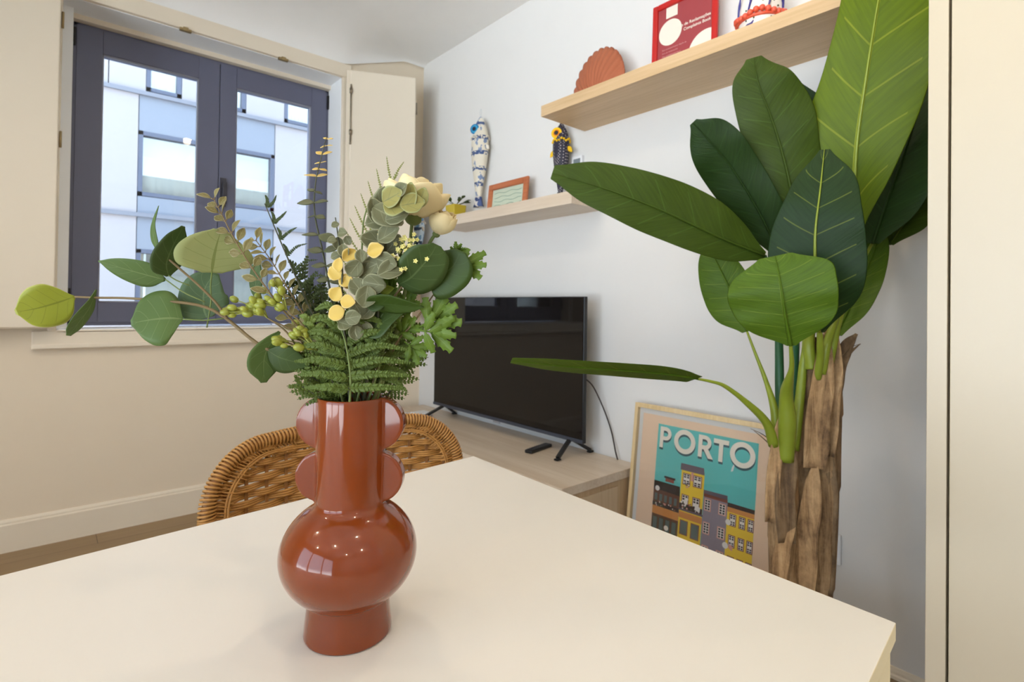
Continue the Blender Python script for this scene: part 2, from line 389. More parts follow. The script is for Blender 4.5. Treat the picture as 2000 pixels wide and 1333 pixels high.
for zz in (1.10, 2.42):
    bm = B(); box(bm, FX0 + .001, FX0 + .012, FY - .012, FY + .01, zz, zz + .09); obj('window_hinge', bm, black, win, smooth=False, mods=BEV(.002))
    bm = B(); box(bm, FX1 - .012, FX1 - .001, FY - .012, FY + .01, zz, zz + .09); obj('window_hinge', bm, black, win, smooth=False, mods=BEV(.002))

# glazed doors added in the left wall, out of the frame, for more daylight
bd = thing('added_door_1', (XL - .1, .2, 0), None, None); bd['kind'] = 'structure'
for i in range(3):
    a = DY0 + i * 1.4; c_ = a + 1.4
    bm = B(); box(bm, XL - .13, XL - .07, a, a + .07, 0, DZ1); box(bm, XL - .13, XL - .07, c_ - .07, c_, 0, DZ1); box(bm, XL - .13, XL - .07, a + .07, c_ - .07, 0, .09); box(bm, XL - .13, XL - .07, a + .07, c_ - .07, DZ1 - .07, DZ1)
    df = obj('added_door_frame', bm, anth, bd, smooth=False)
    bm = B(); box(bm, XL - .103, XL - .097, a + .07, c_ - .07, .09, DZ1 - .07); obj('added_door_glass', bm, glass, df, smooth=False)

# ------------------------------------------------------------------ shutters
steel = mat('brushed_steel', (150, 140, 122), .35, metal=.9)
brass = mat('brass_latch', (170, 150, 110), .4, metal=.8)
sh = thing('folding_shutter', (1.6, 3.15, 1.0), 'white folding interior shutter, half open on the right of the window, beside the room corner', 'shutter')
D1 = Vector((.903, -.429, 0)).normalized(); N1 = Vector((.429, .903, 0)).normalized(); UZ = Vector((0, 0, 1))
Lb = Vector((1.412, 3.20, 0)); WB = .405
c = Lb + D1 * (WB / 2) + N1 * .013 + UZ * (1.0 + 1.594 / 2)
bm = B(); obox(bm, c, D1, N1, UZ, WB, .026, 1.594); obj('shutter_leaf', bm, paint, sh, smooth=False, mods=BEV(.006, 3))
c = Lb + D1 * (WB / 2 - .03) + N1 * .047 + UZ * (1.0 + 1.60 / 2)
bm = B(); obox(bm, c, D1, N1, UZ, WB - .01, .030, 1.604); obj('shutter_leaf', bm, paint, sh, smooth=False, mods=BEV(.003, 2))
for zz in (1.22, 2.36):
    bm = B(); q = Lb + D1 * (WB + .004) + N1 * .012 + UZ * zz; tube(bm, [q, q + UZ * .075], .006, 10); obj('hinge', bm, steel, sh)
bm = B(); q = Lb + D1 * .004 - N1 * .006; tube(bm, [q + UZ * 2.13, q + UZ * 2.50], .0045, 8); ball(bm, q + UZ * 2.13, .007); obox(bm, q + UZ * 2.20, D1, N1, UZ, .016, .01, .03); obox(bm, q + UZ * 2.46, D1, N1, UZ, .016, .01, .03)
obj('sliding_bolt', bm, steel, sh)
sh2 = thing('folding_shutter', (-.18, 3.2, 1.0), 'white interior shutter folded flat against the wall on the left of the window', 'shutter')
bm = B(); box(bm, -.44, .028, 3.20, 3.226, 1.004, 2.60); obj('shutter_leaf', bm, paint, sh2, smooth=False, mods=BEV(.006, 3))
bm = B(); box(bm, -.46, .034, 3.23, 3.256, 1.000, 2.60); obj('shutter_leaf', bm, paint, sh2, smooth=False, mods=BEV(.003, 2))
for zz in (1.83, 2.38):
    bm = B(); tube(bm, [(.036, 3.222, zz), (.036, 3.222, zz + .075)], .005, 10); obj('hinge', bm, brass, sh2)
for i, x in enumerate((.505, 1.005)):
    bm = B(); box(bm, x, x + .055, YW - .024, YW - .002, OZ1 - .012, OZ1 + .002); box(bm, x + .015, x + .04, YW - .03, YW - .018, OZ1 - .016, OZ1 + .006)
    o = obj('shutter_catch', bm, brass, smooth=False, mods=BEV(.002)); tag(o, ('left' if i == 0 else 'right') + ' of the two small brass shutter catches under the top casing of the window', 'catch', 'shutter catches on the casing')

# ------------------------------------------------------------------ downlights
lens = bpy.data.materials.new('lamp_lens'); lens.use_nodes = True; nt = lens.node_tree; b = nt.nodes['Principled BSDF']
b.inputs['Emission Color'].default_value = (*LAMP_COL, 1); b.inputs['Emission Strength'].default_value = 25
dl0 = None
spots = [(.25, 1.45), (.25, -.35), (.25, -1.9), (-1.15, 1.45), (-1.15, -.35), (-1.15, -1.9), (1.08, .62), (-2.2, .6)]
names = ['above the far side of the table', 'above the near side of the table', 'behind the table by the near wall', 'left of the table towards the window', 'left of the table', 'in the near left area', 'over the potted plant', 'by the left wall']
for i, (x, y) in enumerate(spots):
    d = thing('ceiling_downlight', (x, y, ZC), 'round recessed warm ceiling downlight ' + names[i], 'lamp', 'recessed ceiling downlights')
    bm = B(); lathe(bm, [(.045, 0), (.052, -.001), (.050, -.008), (.040, -.006), (.037, -.001)], (x, y, ZC), 28); obj('bezel', bm, paint, d)
    bm = B(); lathe(bm, [(.0365, -.001), (.0365, -.004)], (x, y, ZC), 28); obj('lens', bm, lens, d)
    L = bpy.data.lights.new('downlight', 'SPOT'); L.energy = LAMP_W; L.color = LAMP_COL; L.shadow_soft_size = .035; L.spot_size = math.radians(160); L.spot_blend = .6
    lo = bpy.data.objects.new('downlight_lamp', L); COL.objects.link(lo); lo.parent = d; lo.location = (0, 0, -.03)

# ================================================================== BUILDING OUTSIDE
cl1 = mat('cladding_pale', (150, 145, 148), .7, vary=.03, scale=.6); cl2 = mat('cladding_blue_grey', (116, 122, 134), .6, vary=.04, scale=.5)
cl3 = mat('ledge_grey', (110, 112, 122), .6); frm = mat('outside_window_frame', (74, 80, 98), .5); curt = mat('white_curtain', (238, 240, 236), .9)
inner = mat('room_behind_glass', (225, 226, 224), .9); oglass = glassmat('outside_glass', (.97, .99, .98), .22)
bl = thing('office_building', (3, 11.5, -5.5), 'pale clad building with large windows across the street, seen through the window', 'building')
ox = [-8.85, -6.0, -3.15, -.3, 1.18, 3.47, 4.95]
FB = 11.5; floors = [-1.45, .92, 3.02, 5.12, 7.3]
# slab bands, pale piers and blue-grey spandrels
for zl in (-1.72, .47, 2.66, 4.82, 7.0):
    bm = B(); box(bm, -10, 14, FB - .06, FB + .3, zl - .04, zl + .03); obj('ledge', bm, cl3, bl, smooth=False)
def win_out(x0, x1, z0, z1):
    bm = B(); t = .07
    box(bm, x0, x0 + t, FB, FB + .14, z0, z1); box(bm, x1 - t, x1, FB, FB + .14, z0, z1); box(bm, x0, x1, FB, FB + .14, z0, z0 + t); box(bm, x0, x1, FB, FB + .14, z1 - t, z1)
    w = obj('window', bm, frm, bl, smooth=False)
    bm = B(); box(bm, x0 + t, x1 - t, FB + .08, FB + .09, z0 + t, z1 - t); obj('pane', bm, oglass, w, smooth=False)
    bm = B(); n = 60; zt = z1 - .42 if x0 < 1.5 else z1 - .35
    for layer, zz, yy in ((0, zt, FB + .13),):
        A = []
        for i in range(n + 1):
            x = x0 + (x1 - x0) * i / n; y = yy + .01 * math.sin(i * 1.9); A.append((bm.verts.new((x, y, z0)), bm.verts.new((x, y, zz - .12 * (i / n)))))
        for a, b_ in zip(A, A[1:]): bm.faces.new((a[0], b_[0], b_[1], a[1]))
    obj('curtain', bm, curt, w, mods=SOL(.004))
rows_ = [(-3.4, -2.1), (-1.25, .02), (.96, 2.05), (3.00, 4.15), (4.88, 6.3), (7.2, 8.6)]
for k, (z0, z1) in enumerate(rows_):
    nz = rows_[k + 1][0] if k + 1 < len(rows_) else 9.5
    if k == 4: xs = [(-6.6, -5.2), (-3.2, -1.9), (-.6, .2), (1.28, 1.82), (2.35, 2.92), (3.66, 5.0), (6.2, 7.6), (9.0, 10.4)]
    else: xs = [(-8.0, -5.7), (-3.4, -1.1), (1.18, 3.48), (5.76, 8.06), (10.3, 12.6)]
    prev = -10; bm = B()
    for (a, c) in xs:
        # pale piers as vertical cladding boards
        nb = max(1, round((a - prev) / .72)); wv = (a - prev) / nb
        for i in range(nb): box(bm, prev + i * wv + .008, prev + (i + 1) * wv - .008, FB, FB + .3, z0 - .02, nz - .02)
        bs = B(); box(bs, a + .005, c - .005, FB + .01, FB + .3, z1, nz - .01); obj('spandrel', bs, cl2, bl, smooth=False)
        win_out(a, c, z0, z1); prev = c
    nb = round((14 - prev) / .72); wv = (14 - prev) / nb
    for i in range(nb): box(bm, prev + i * wv + .008, prev + (i + 1) * wv - .008, FB, FB + .3, z0 - .02, nz - .02)
    obj('cladding', bm, cl1, bl, smooth=False)
bm = B(); box(bm, -10, 14, FB + .32, FB + .5, -5.5, 9.5); obj('inner_wall', bm, inner, bl, smooth=False)
bm = B()
for z in (-5.5, -3.5, -1.6, .5, 2.7, 4.75, 6.95, 9.4): box(bm, -10, 14, FB + .3, FB + .319, z, z + .1)
obj('floor_slab', bm, inner, bl, smooth=False)
bm = B(); box(bm, -10, 14, FB, FB + .3, -5.5, -3.42); obj('ground_floor_wall', bm, cl1, bl, smooth=False)
bm = B(); box(bm, -12, 16, YW + .5, 16, -5.7, -5.5); struct('street', bm, mat('asphalt', (140, 140, 142), .9), smooth=False)

# ================================================================== SHELVES
oak = wood('pale_oak_shelf', (196, 164, 122), (216, 186, 146), 'Y')
oakl = wood('washed_oak', (206, 186, 162), (222, 206, 186), 'Y', rough=.4)
bm = B(); box(bm, 1.697, XW, .262, 1.775, 1.998, 2.048); tag(obj('wall_shelf', bm, oak, smooth=False, mods=BEV(.0015)), 'thick pale oak floating shelf high on the wall, holding the clay shell and red frame', 'shelf')
bm = B(); box(bm, 1.763, XW, 1.64, 2.76, 1.592, 1.650); tag(obj('wall_shelf', bm, oakl, smooth=False, mods=BEV(.0015)), 'shorter lower floating oak shelf on the wall, holding the small wooden frame and potted plant', 'shelf')

# ================================================================== SIDEBOARD
oakx = wood('oak_end_grain_x', (176, 148, 112), (200, 172, 136), 'Z', rough=.45)
sb = thing('tv_sideboard', (1.75, 2.33, 0), 'low pale oak sideboard under the television against the wall', 'sideboard')
SX0, SY0, SY1, SZ = 1.498, 1.425, 3.235, .4334
bm = B(); box(bm, SX0, XW - .001, SY0, SY1, SZ - .036, SZ); obj('top_board', bm, oakl, sb, smooth=False, mods=BEV(.001))
bm = B(); box(bm, SX0 + .004, XW - .004, SY0 + .003, SY0 + .039, 0, SZ - .037); obj('side_panel', bm, oakx, sb, smooth=False, mods=BEV(.001))
bm = B(); box(bm, SX0 + .10, XW - .16, SY0 - .0005, SY0 + .002, .02, SZ - .060); obj('end_panel_inlay', bm, wood('oak_inlay', (196, 170, 136), (212, 190, 158), 'Z'), sb, smooth=False)
bm = B(); box(bm, SX0 + .004, XW - .004, SY1 - .04, SY1, 0, SZ - .037); obj('side_panel', bm, oakx, sb, smooth=False)
bm = B(); box(bm, SX0 + .06, XW - .004, SY0 + .04, SY1 - .041, .0, .036); obj('bottom_board', bm, oakl, sb, smooth=False)
bm = B(); box(bm, XW - .012, XW - .004, SY0 + .04, SY1 - .041, .037, SZ - .037); obj('back_panel', bm, oakx, sb, smooth=False)
for i in range(3):
    a = SY0 + .042 + i * .576; bm = B(); box(bm, SX0 + .012, SX0 + .030, a, a + .570, .045, SZ - .085)
    dr = obj('drawer_front', bm, oakl, sb, smooth=False, mods=BEV(.001))
    bm = B(); box(bm, SX0 + .001, SX0 + .0115, a + .22, a + .35, SZ - .105, SZ - .088); obj('drawer_pull', bm, mat('pull_dark', (60, 55, 50), .5), dr, smooth=False)

# ================================================================== TELEVISION
tv = thing('television', (1.88, 2.29, SZ), 'large flat black television standing on the low oak sideboard', 'television')
TX, TY0, TY1, TZ0, TZ1 = 1.868, 1.648, 2.905, .500, 1.178
bm = B(); box(bm, TX, TX + .022, TY0, TY1, TZ0, TZ1); obj('cabinet', bm, mat('tv_shell', (22, 22, 24), .35), tv, smooth=False, mods=BEV(.003))
bm = B(); box(bm, TX + .0225, TX + .062, TY0 + .12, TY1 - .12, TZ0 + .03, TZ0 + .38); obj('rear_housing', bm, black, tv, smooth=False, mods=BEV(.01))
scr, nt_, b_ = new_mat('tv_screen'); b_.inputs['Base Color'].default_value = (*srgb((22, 20, 19)), 1); b_.inputs['Roughness'].default_value = .04; b_.inputs['Specular IOR Level'].default_value = .32
bm = B(); box(bm, TX - .0016, TX - .0002, TY0 + .006, TY1 - .006, TZ0 + .020, TZ1 - .004); obj('screen', bm, scr, tv, smooth=False)
bm = B(); box(bm, TX - .005, TX - .0002, TY0 + .001, TY1 - .001, TZ0 + .001, TZ0 + .018); obj('lower_bezel', bm, mat('tv_bezel_grey', (72, 78, 92), .35, metal=.4), tv, smooth=False, mods=BEV(.002))
bm = B(); box(bm, TX - .0045, TX + .004, 2.245, 2.30, TZ0 - .010, TZ0 + .0005); obj('brand_tab', bm, mat('tab_silver', (180, 182, 188), .3, metal=.5), tv, smooth=False, mods=BEV(.001))
for yy, dy in ((1.735, -.035), (2.80, .035)):
    for xf in (1.757, 1.980):
        bm = B(); top = Vector((TX + .012 + (.008 if xf > 1.9 else -.008), yy, TZ0 + .004)); bot = Vector((xf, yy + dy, SZ + .012))
        dd = (bot - top); ax = dd.normalized(); sx = Vector((0, 1, 0)); nn = ax.cross(sx).normalized(); sx = nn.cross(ax)
        vs = obox(bm, (top + bot) / 2, sx, nn, ax, .020, .014, dd.length); foot = obox(bm, bot - UZ * .0065, (0, 1, 0), (1, 0, 0), UZ, .022, .028, .008)
        obj('stand_leg', bm, black, tv, smooth=False, mods=BEV(.002))
bm = B(); tube(bm, [(1.905, 1.68, .80), (1.93, 1.645, .76), (1.975, 1.62, .66), (1.985, 1.58, .56), (1.975, 1.545, .47), (1.972, 1.53, SZ + .004)], .0032, 8, 50)
tag(obj('power_cable', bm, mat('cable_black', (45, 32, 28), .5)), 'thin dark cable hanging behind the right edge of the television', 'cable')
# remote, set-top box
rc = thing('remote_control', (1.83, 1.885, SZ), 'black remote control lying on the oak sideboard in front of the television', 'remote')
a_, b2 = Vector((1.715, 1.865, SZ + .0085)), Vector((1.915, 1.905, SZ + .0085)); dd = (b2 - a_).normalized(); pp_ = UZ.cross(dd)
bm = B(); obox(bm, (a_ + b2) / 2, dd, pp_, UZ, (b2 - a_).length * .86, .042, .016); obj('body', bm, black, rc, smooth=False, mods=BEV(.005, 3))
for i in range(8):
    for j in (-1, 0, 1):
        bm = B(); q = a_ + dd * (.034 + i * .019) + pp_ * (j * .012) + UZ * .0085; obox(bm, q, dd, pp_, UZ, .009, .008, .002)
        obj('button', bm, mat('button_grey', (95, 95, 100), .5), rc, smooth=False, mods=BEV(.0008))
bm = B(); obox(bm, (1.785, 2.915, SZ + .0125), (1, 0, 0), (0, 1, 0), UZ, .105, .105, .024)
sbx = thing('media_box', (1.785, 2.915, SZ), 'small white media box beside the left foot of the television', 'box')
obj('casing', bm, mat('white_plastic', (236, 236, 238), .35), sbx, smooth=False, mods=BEV(.008, 3))
bm = B(); tube(bm, [(1.76, 2.969, SZ + .012), (1.745, 3.02, SZ + .006), (1.72, 3.12, SZ + .005), (1.70, 3.2, SZ + .005)], .003, 8, 20); obj('lead', bm, mat('white_lead', (225, 225, 225), .5), sbx)

# ================================================================== TABLE
tab = mat('white_laminate', (229, 222, 211), .42, vary=.01, spec=.5)
tabe = mat('cream_edge', (236, 220, 180), .35, vary=.02)
dt = thing('dining_table', (-.1, .57, 0), 'white rectangular dining table filling the foreground, carrying the terracotta vase', 'table')
Q = [Vector((.7893, .1885, .75)), Vector((.8208, 1.088, .75)), Vector((-1.02, .939, .75)), Vector((-1.02, .038, .75))]
bm = B(); prism(bm, Q, (0, 0, -.0225))
for f in bm.faces:
    if abs(f.calc_center_median().z - .73875) < .004: f.material_index = 1
obj('tabletop', bm, [tab, tabe], dt, smooth=False, mods=BEV(.0012, 2))
def inset(q, k): cc = sum(Q, Vector()) / 4; d = cc - q; return q + Vector((math.copysign(k, d.x), math.copysign(k, d.y), 0))
for q in Q:
    i = inset(q, .028); bm = B(); box(bm, i.x - .024, i.x + .024, i.y - .024, i.y + .024, 0, .7265); obj('leg', bm, tabe, dt, smooth=False, mods=BEV(.003))
QI = [inset(q, .020) for q in Q]
for a, c in ((0, 1), (1, 2), (2, 3), (3, 0)):
    A, C2 = QI[a], QI[c]; d = (C2 - A).normalized(); nn = UZ.cross(d); Lr = (C2 - A).length - .066
    bm = B(); obox(bm, (A + C2) / 2 - UZ * .0385 + nn * .006, d, nn, UZ, Lr, .018, .030); obj('apron', bm, tabe, dt, smooth=False)

# ================================================================== CUPBOARD on the right
cb = thing('tall_cupboard', (1.55, -.35, 0), 'tall white cupboard at the right edge with a narrow dark gap beside its door', 'cupboard')
CX = 1.20
lac = mat('cupboard_lacquer', (204, 190, 165), .3, vary=.008)
bm = B(); box(bm, CX, XW - .004, .214, .2430, 0, 2.80); obj('side_panel', bm, lac, cb, smooth=False, mods=BEV(.001))
bm = B(); box(bm, CX - .002, CX + .018, -.42, .2098, .004, 2.795); dd_ = obj('door', bm, lac, cb, smooth=False, mods=BEV(.0012))
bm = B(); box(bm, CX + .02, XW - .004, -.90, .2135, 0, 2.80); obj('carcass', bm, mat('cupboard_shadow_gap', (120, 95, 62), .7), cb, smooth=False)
bm = B(); box(bm, CX - .002, CX + .018, -.90, -.424, .004, 2.795); obj('door', bm, lac, cb, smooth=False, mods=BEV(.0012))
# ================================================================== WALL PLATES
wp = mat('switch_plastic', (238, 238, 240), .3)
so = thing('wall_socket', (XW, .665, .30), 'white wall socket plate low on the wall behind the banana plant trunk', 'socket')
bm = B(); box(bm, XW - .011, XW, .628, .712, .288, .388); obj('plate', bm, wp, so, smooth=False, mods=BEV(.003))
bm = B(); lathe(bm, [(.021, 0), (.021, .0008), (.018, .0008)], (XW - .0112, .67, .338), 24, axis=(-1, 0, 0)); obj('insert', bm, mat('insert_grey', (200, 202, 205), .4), so)
th = thing('thermostat', (XW, 1.81, 1.818), 'small white thermostat on the wall beside the black spotted fish', 'thermostat')
bm = B(); box(bm, XW - .020, XW, 1.775, 1.842, 1.800, 1.880); obj('casing', bm, wp, th, smooth=False, mods=BEV(.004))
bm = B(); box(bm, XW - .0212, XW - .0202, 1.785, 1.830, 1.838, 1.865); obj('display', bm, mat('display_grey', (130, 138, 142), .2), th, smooth=False)

# own building's unseen outer wall, put in to shade the street canyon
bm = B(); box(bm, -3.1, 14, YW + .33, YW + .45, ZC + .2, 4.9); box(bm, -3.1, 14, YW + .33, YW + .45, -5.5, -.15); box(bm, XW + .25, 14, YW + .33, YW + .45, -.15, ZC + .2)
struct('wall_street', bm, mat('street_render', (170, 166, 160), .9), smooth=False)

# ================================================================== VASE
VX, VY, VZ = .272, .598, .7502
vbase = Vector((VX, VY, VZ)); RH = Vector((RT.x, RT.y, 0)).normalized(); FH = Vector((-RH.y, RH.x, 0))
tc_, nt, b = new_mat('glazed_terracotta')
b.inputs['Base Color'].default_value = (*srgb((150, 70, 32)), 1); b.inputs['Roughness'].default_value = .16; b.inputs['Coat Weight'].default_value = .7; b.inputs['Coat Roughness'].default_value = .04; b.inputs['Specular IOR Level'].default_value = .2
t_ = NN(nt, 'ShaderNodeTexCoord'); n_ = NN(nt, 'ShaderNodeTexNoise'); n_.inputs['Scale'].default_value = 22; n_.inputs['Detail'].default_value = 3; nt.links.new(t_.outputs['Object'], n_.inputs['Vector'])
nt.links.new(mixc(nt, n_.outputs[0], srgb((118, 50, 16)), srgb((136, 61, 22))), b.inputs['Base Color'])
bm = B(); prof = [(.0002, 0), (.0478, 0), (.0495, .0015), (.0490, .008), (.0472, .025), (.0458, .0405)]
zc, aa, bb = .0925, .0775, .0630

for i in range(25):
    z = -.0505 + i * (.0505 + .052) / 24; prof.append((aa * math.sqrt(max(0, 1 - (z / bb) ** 2)), zc + z))
prof += [(.0398, .1490), (.0392, .1520), (.0392, .268), (.0385, .2722), (.0365, .2722), (.0352, .268), (.0350, .15), (.0002, .145)]
lathe(bm, prof, vbase, 96)
for zc_, rr in ((.2415, .0302), (.1795, .0288)):
    for s in (-1, 1):
        pts = []
        cx = .0622 - rr
        for i in range(41):
            a = -PI * .62 + i / 40 * 2 * PI * .62
            x = cx + rr * math.cos(a) * (1 if math.cos(a) > 0 else 1); z = zc_ + rr * math.sin(a)
            if x > .0362: pts.append((x, z))
        pts = [(.0362, pts[0][1])] + pts + [(.0362, pts[-1][1])]
        P3 = [vbase + RH * (s * x) + UZ * z - FH * .0085 for x, z in pts]; prism(bm, P3, FH * .017)
vase = obj('vase', bm, tc_, mods=[('REMESH', dict(mode='VOXEL', voxel_size=.0013)), ('SMOOTH', dict(factor=.5, iterations=7))])
vase.modifiers['remesh'].use_smooth_shade = True
tag(vase, 'glossy terracotta vase with a round belly and scalloped flat fins, holding the greenery', 'vase')

# ================================================================== BOUQUET
SD = .629
mouth = lambda dx=0, df=0: vbase + RH * dx + FH * df + UZ * .235
stem_br = mat('stem_brown', (118, 98, 62), .6, vary=.2); stem_gr = mat('stem_green', (104, 118, 58), .6, vary=.15); stem_dk = mat('stem_dark', (66, 68, 44), .6, vary=.15)
EUC = dict(n=5, slant=2.4, vw=.035, midw=.022, rough=.5)
m_lime = leafmat('leaf_yellow_green', (152, 158, 44), vein=(122, 128, 30), edge=(196, 196, 110), edgew=.05, **EUC)
m_olive = leafmat('leaf_pale_olive', (176, 184, 124), vein=(134, 146, 80), **EUC)
m_green = leafmat('leaf_mid_green', (90, 114, 56), vein=(122, 140, 84), **EUC)
m_blue = leafmat('leaf_blue_green', (90, 114, 76), vein=(120, 140, 96), **EUC)
m_dark = leafmat('leaf_dark_green', (64, 84, 34), vein=(90, 108, 60), **EUC)
m_deep = leafmat('leaf_deep_green', (58, 80, 22), vein=(74, 96, 46), **EUC)
ROUND = [.06, .62, .95, 1.0, .92, .66, .1]; OVAL = [.05, .55, .88, 1.0, .85, .5, .04]; LONG = [.05, .6, .95, 1, .85, .5, .05]; SPAT = [.08, .35, .65, .92, 1.0, .78, .12]
def bigleaf(par, mid, w, prof_, m, tilt=0, fold=.15, drop=.1, name='leaf', w2=None, wave=.03, **k):
    bm = B(); pixleaf(bm, mid, [w * p for p in prof_], [(w2 or w) * p for p in prof_], tilt=tilt, fold=fold, drop=drop, wave=wave, wn=1.5, nu=22, nv=8, ph=random.random() * 6, **k)
    return obj(name, bm, m, par, mods=SOL(.0006))
def stemobj(par, pts, r, m, n=30, name='stem', seg=7):
    bm = B(); tube(bm, pts, r, seg, n); return obj(name, bm, m, par)
# --- silver-dollar eucalyptus reaching left
e1 = thing('eucalyptus_branch', mouth(-.02), 'long eucalyptus branch arching far left of the vase, with big round green leaves', 'eucalyptus')
d1 = .60
stemobj(e1, [mouth(-.015), at(650, 740, .62), at(590, 705, .612), at(515, 680, .60), at(445, 625, .598), at(400, 600, .592), at(340, 590, .585), at(250, 583, .578), at(190, 582, .572), at(140, 580, .567)], [.0022, .0021, .0019, .0016, .0013, .0011], stem_br)
stemobj(e1, [at(445, 625, .598), at(420, 590, .592), at(385, 555, .585), at(345, 520, .578), at(318, 495, .575), at(303, 470, .575)], [.0015, .0012, .0010], stem_br)
bigleaf(e1, [(146, 580, .567), (110, 592, .562), (70, 603, .556), (30, 610, .55)], 43, ROUND, m_lime, tilt=.25)
bigleaf(e1, [(188, 566, .572), (175, 600, .568), (152, 632, .562), (134, 656, .56)], 12, [.1, .4, .8, 1, 1, .8, .3], m_green, tilt=.9, w2=10)
bigleaf(e1, [(323, 547, .590), (285, 537, .583), (235, 523, .575), (192, 510, .57)], 24, [.12, .75, 1, .95, .75, .45, .04], m_green, tilt=.4)
bigleaf(e1, [(329, 540, .578), (325, 515, .575), (338, 480, .572), (358, 442, .568)], 27, [.15, .8, 1, 1, .85, .6, .12], m_dark, tilt=-.35)
bigleaf(e1, [(306, 485, .575), (300, 460, .572), (300, 435, .57), (310, 402, .568)], 5, [.5, 1, 1, .8, .5, .3, .05], m_green, tilt=1.1)
bigleaf(e1, [(413, 533, .592), (417, 505, .588), (424, 475, .585), (432, 450, .583)], 72, [.25, .82, .98, .95, .78, .5, .2], m_olive, tilt=-.3, w2=66, drop=.05)
bigleaf(e1, [(404, 622, .60), (398, 600, .602), (400, 565, .604), (420, 532, .606)], 43, [.3, .8, 1, 1, .9, .65, .2], m_blue, tilt=.2)
bigleaf(e1, [(357, 624, .585), (330, 622, .580), (295, 625, .575), (256, 632, .57)], 55, ROUND, m_green, tilt=-.25, w2=52)
bigleaf(e1, [(546, 648, .604), (530, 668, .602), (516, 700, .60), (515, 748, .598)], 26, [.1, .3, .55, .85, 1.1, 1.0, .2], m_green, tilt=.4)
bigleaf(e1, [(522, 684, .60), (545, 698, .60), (572, 706, .602), (606, 714, .606)], 27, LONG, m_dark, tilt=-.5)
bigleaf(e1, [(505, 590, .66), (500, 560, .66), (500, 530, .66), (505, 505, .66)], 11, [.1, .7, 1, 1, .9, .6, .1], m_green, tilt=.6)
stemobj(e1, [at(404, 640, .599), at(412, 590, .592), at(411, 560, .591), at(414, 530, .592)], .0008, stem_gr, 10, 'leaf_stalk')
stemobj(e1, [at(440, 622, .597), at(400, 626, .59), at(357, 624, .585)], .0008, stem_gr, 10, 'leaf_stalk')
stemobj(e1, [at(400, 590, .59), at(360, 572, .588), at(323, 546, .59)], .0007, stem_gr, 10, 'leaf_stalk')
stemobj(e1, [at(370, 558, .583), at(345, 548, .58), at(329, 538, .578)], .0007, stem_gr, 10, 'leaf_stalk')
# --- dark round eucalyptus leaves on the right
e2 = thing('eucalyptus_branch', mouth(.012, .005), 'short eucalyptus branch with dark overlapping round leaves, right of centre below the roses', 'eucalyptus')
stemobj(e2, [mouth(.008), at(745, 700, .62), at(755, 640, .61), at(765, 590, .605), at(785, 560, .60)], [.0018, .0012], stem_br)
bigleaf(e2, [(779, 556, .600), (805, 540, .592), (840, 500, .585), (853, 478, .58)], 50, [.1, .6, .9, 1, .85, .6, .2], m_dark, tilt=-.2, w2=42)
bigleaf(e2, [(836, 545, .606), (858, 540, .604), (885, 520, .602), (900, 490, .60)], 46, [.3, .85, 1, 1, .95, .7, .25], m_deep, tilt=.15, w2=50)
bigleaf(e2, [(715, 596, .590), (750, 594, .585), (790, 598, .58), (828, 600, .575)], 17, [.2, .85, 1, 1, .8, .5, .06], m_deep, tilt=-.9, fold=.5)
bigleaf(e2, [(712, 655, .600), (735, 640, .598), (760, 622, .596), (790, 610, .594)], 20, [.15, .7, 1, .9, .7, .4, .05], m_dark, tilt=.7)
bigleaf(e2, [(720, 640, .606), (718, 628, .605), (735, 605, .604), (760, 600, .603)], 24, ROUND, m_deep, tilt=.3)
# --- slim sprig of small ovate leaves (left of centre)
m_tan = leafmat('leaf_tan_olive', (134, 122, 72), vein=(170, 160, 110), n=3, edge=(190, 182, 140), edgew=.14, rough=.55, vary=.35)
def sprig(name, label, pts, r, smat, lm, n, L, w, spread=1.0, start=.1, jitter=.25, up=.5, seed=1, both=True, catname='greenery', prof_=(0.05, .75, 1, .75, .05), cup=.35, tang=.5, taper=.5):
    rnd = random.Random(seed); t = thing(name, pts[0], label, catname); stemobj(t, pts, r, smat, 40)
    C_ = cat(pts, 60); bm = B()
    for i in range(n):
        u = start + (1 - start) * i / (n - 1); k = min(59, int(u * 59)); p = C_[k]; T = (C_[min(k + 1, 59)] - C_[max(k - 1, 0)]).normalized()
        side = FW.cross(T).normalized(); rot = rnd.uniform(-.9, .9) if not both else rnd.uniform(-.5, .5)
        sc = 1 - (1 - taper) * u
        for s in ((1, -1) if both else ((1 if i % 2 else -1),)):
            sd = (side * s * math.cos(rot) - FW * math.sin(rot) * .9).normalized()
            dr = (sd * spread + T * tang * (1 + rnd.uniform(-jitter, jitter)) + UP * .1).normalized()
            st = p + dr * (L * .22 * sc); tube(bm, [p, st], r[-1] * .8 if isinstance(r, list) else r * .7, 5, mi=1)
            nr = (-FW * .7 + T * rnd.uniform(-.2, .9) + cs(rnd.uniform(-.6, .6), rnd.uniform(-.3, .6), 0)).normalized()
            leaf3(bm, st, dr, L * sc * rnd.uniform(.8, 1.15), w * sc * rnd.uniform(.85, 1.1), nr, bend=rnd.uniform(-.1, .25), cup=cup, prof=prof_)
    obj('foliage', bm, [lm, smat], t, mods=SOL(.0005))
    return t
sprig('olive_sprig', 'thin curving sprig of small tan and olive pointed leaves, in front of the window handle', [mouth(-.012, .004), at(655, 740, .625), at(600, 660, .615), at(548, 600, .60), at(500, 535, .59), at(462, 475, .582), at(436, 425, .576), at(418, 390, .572)], [.0016, .0012, .0008, .0005], stem_br, m_tan, 15, .0170, .0052, seed=4, start=.22, tang=.75, taper=.8)
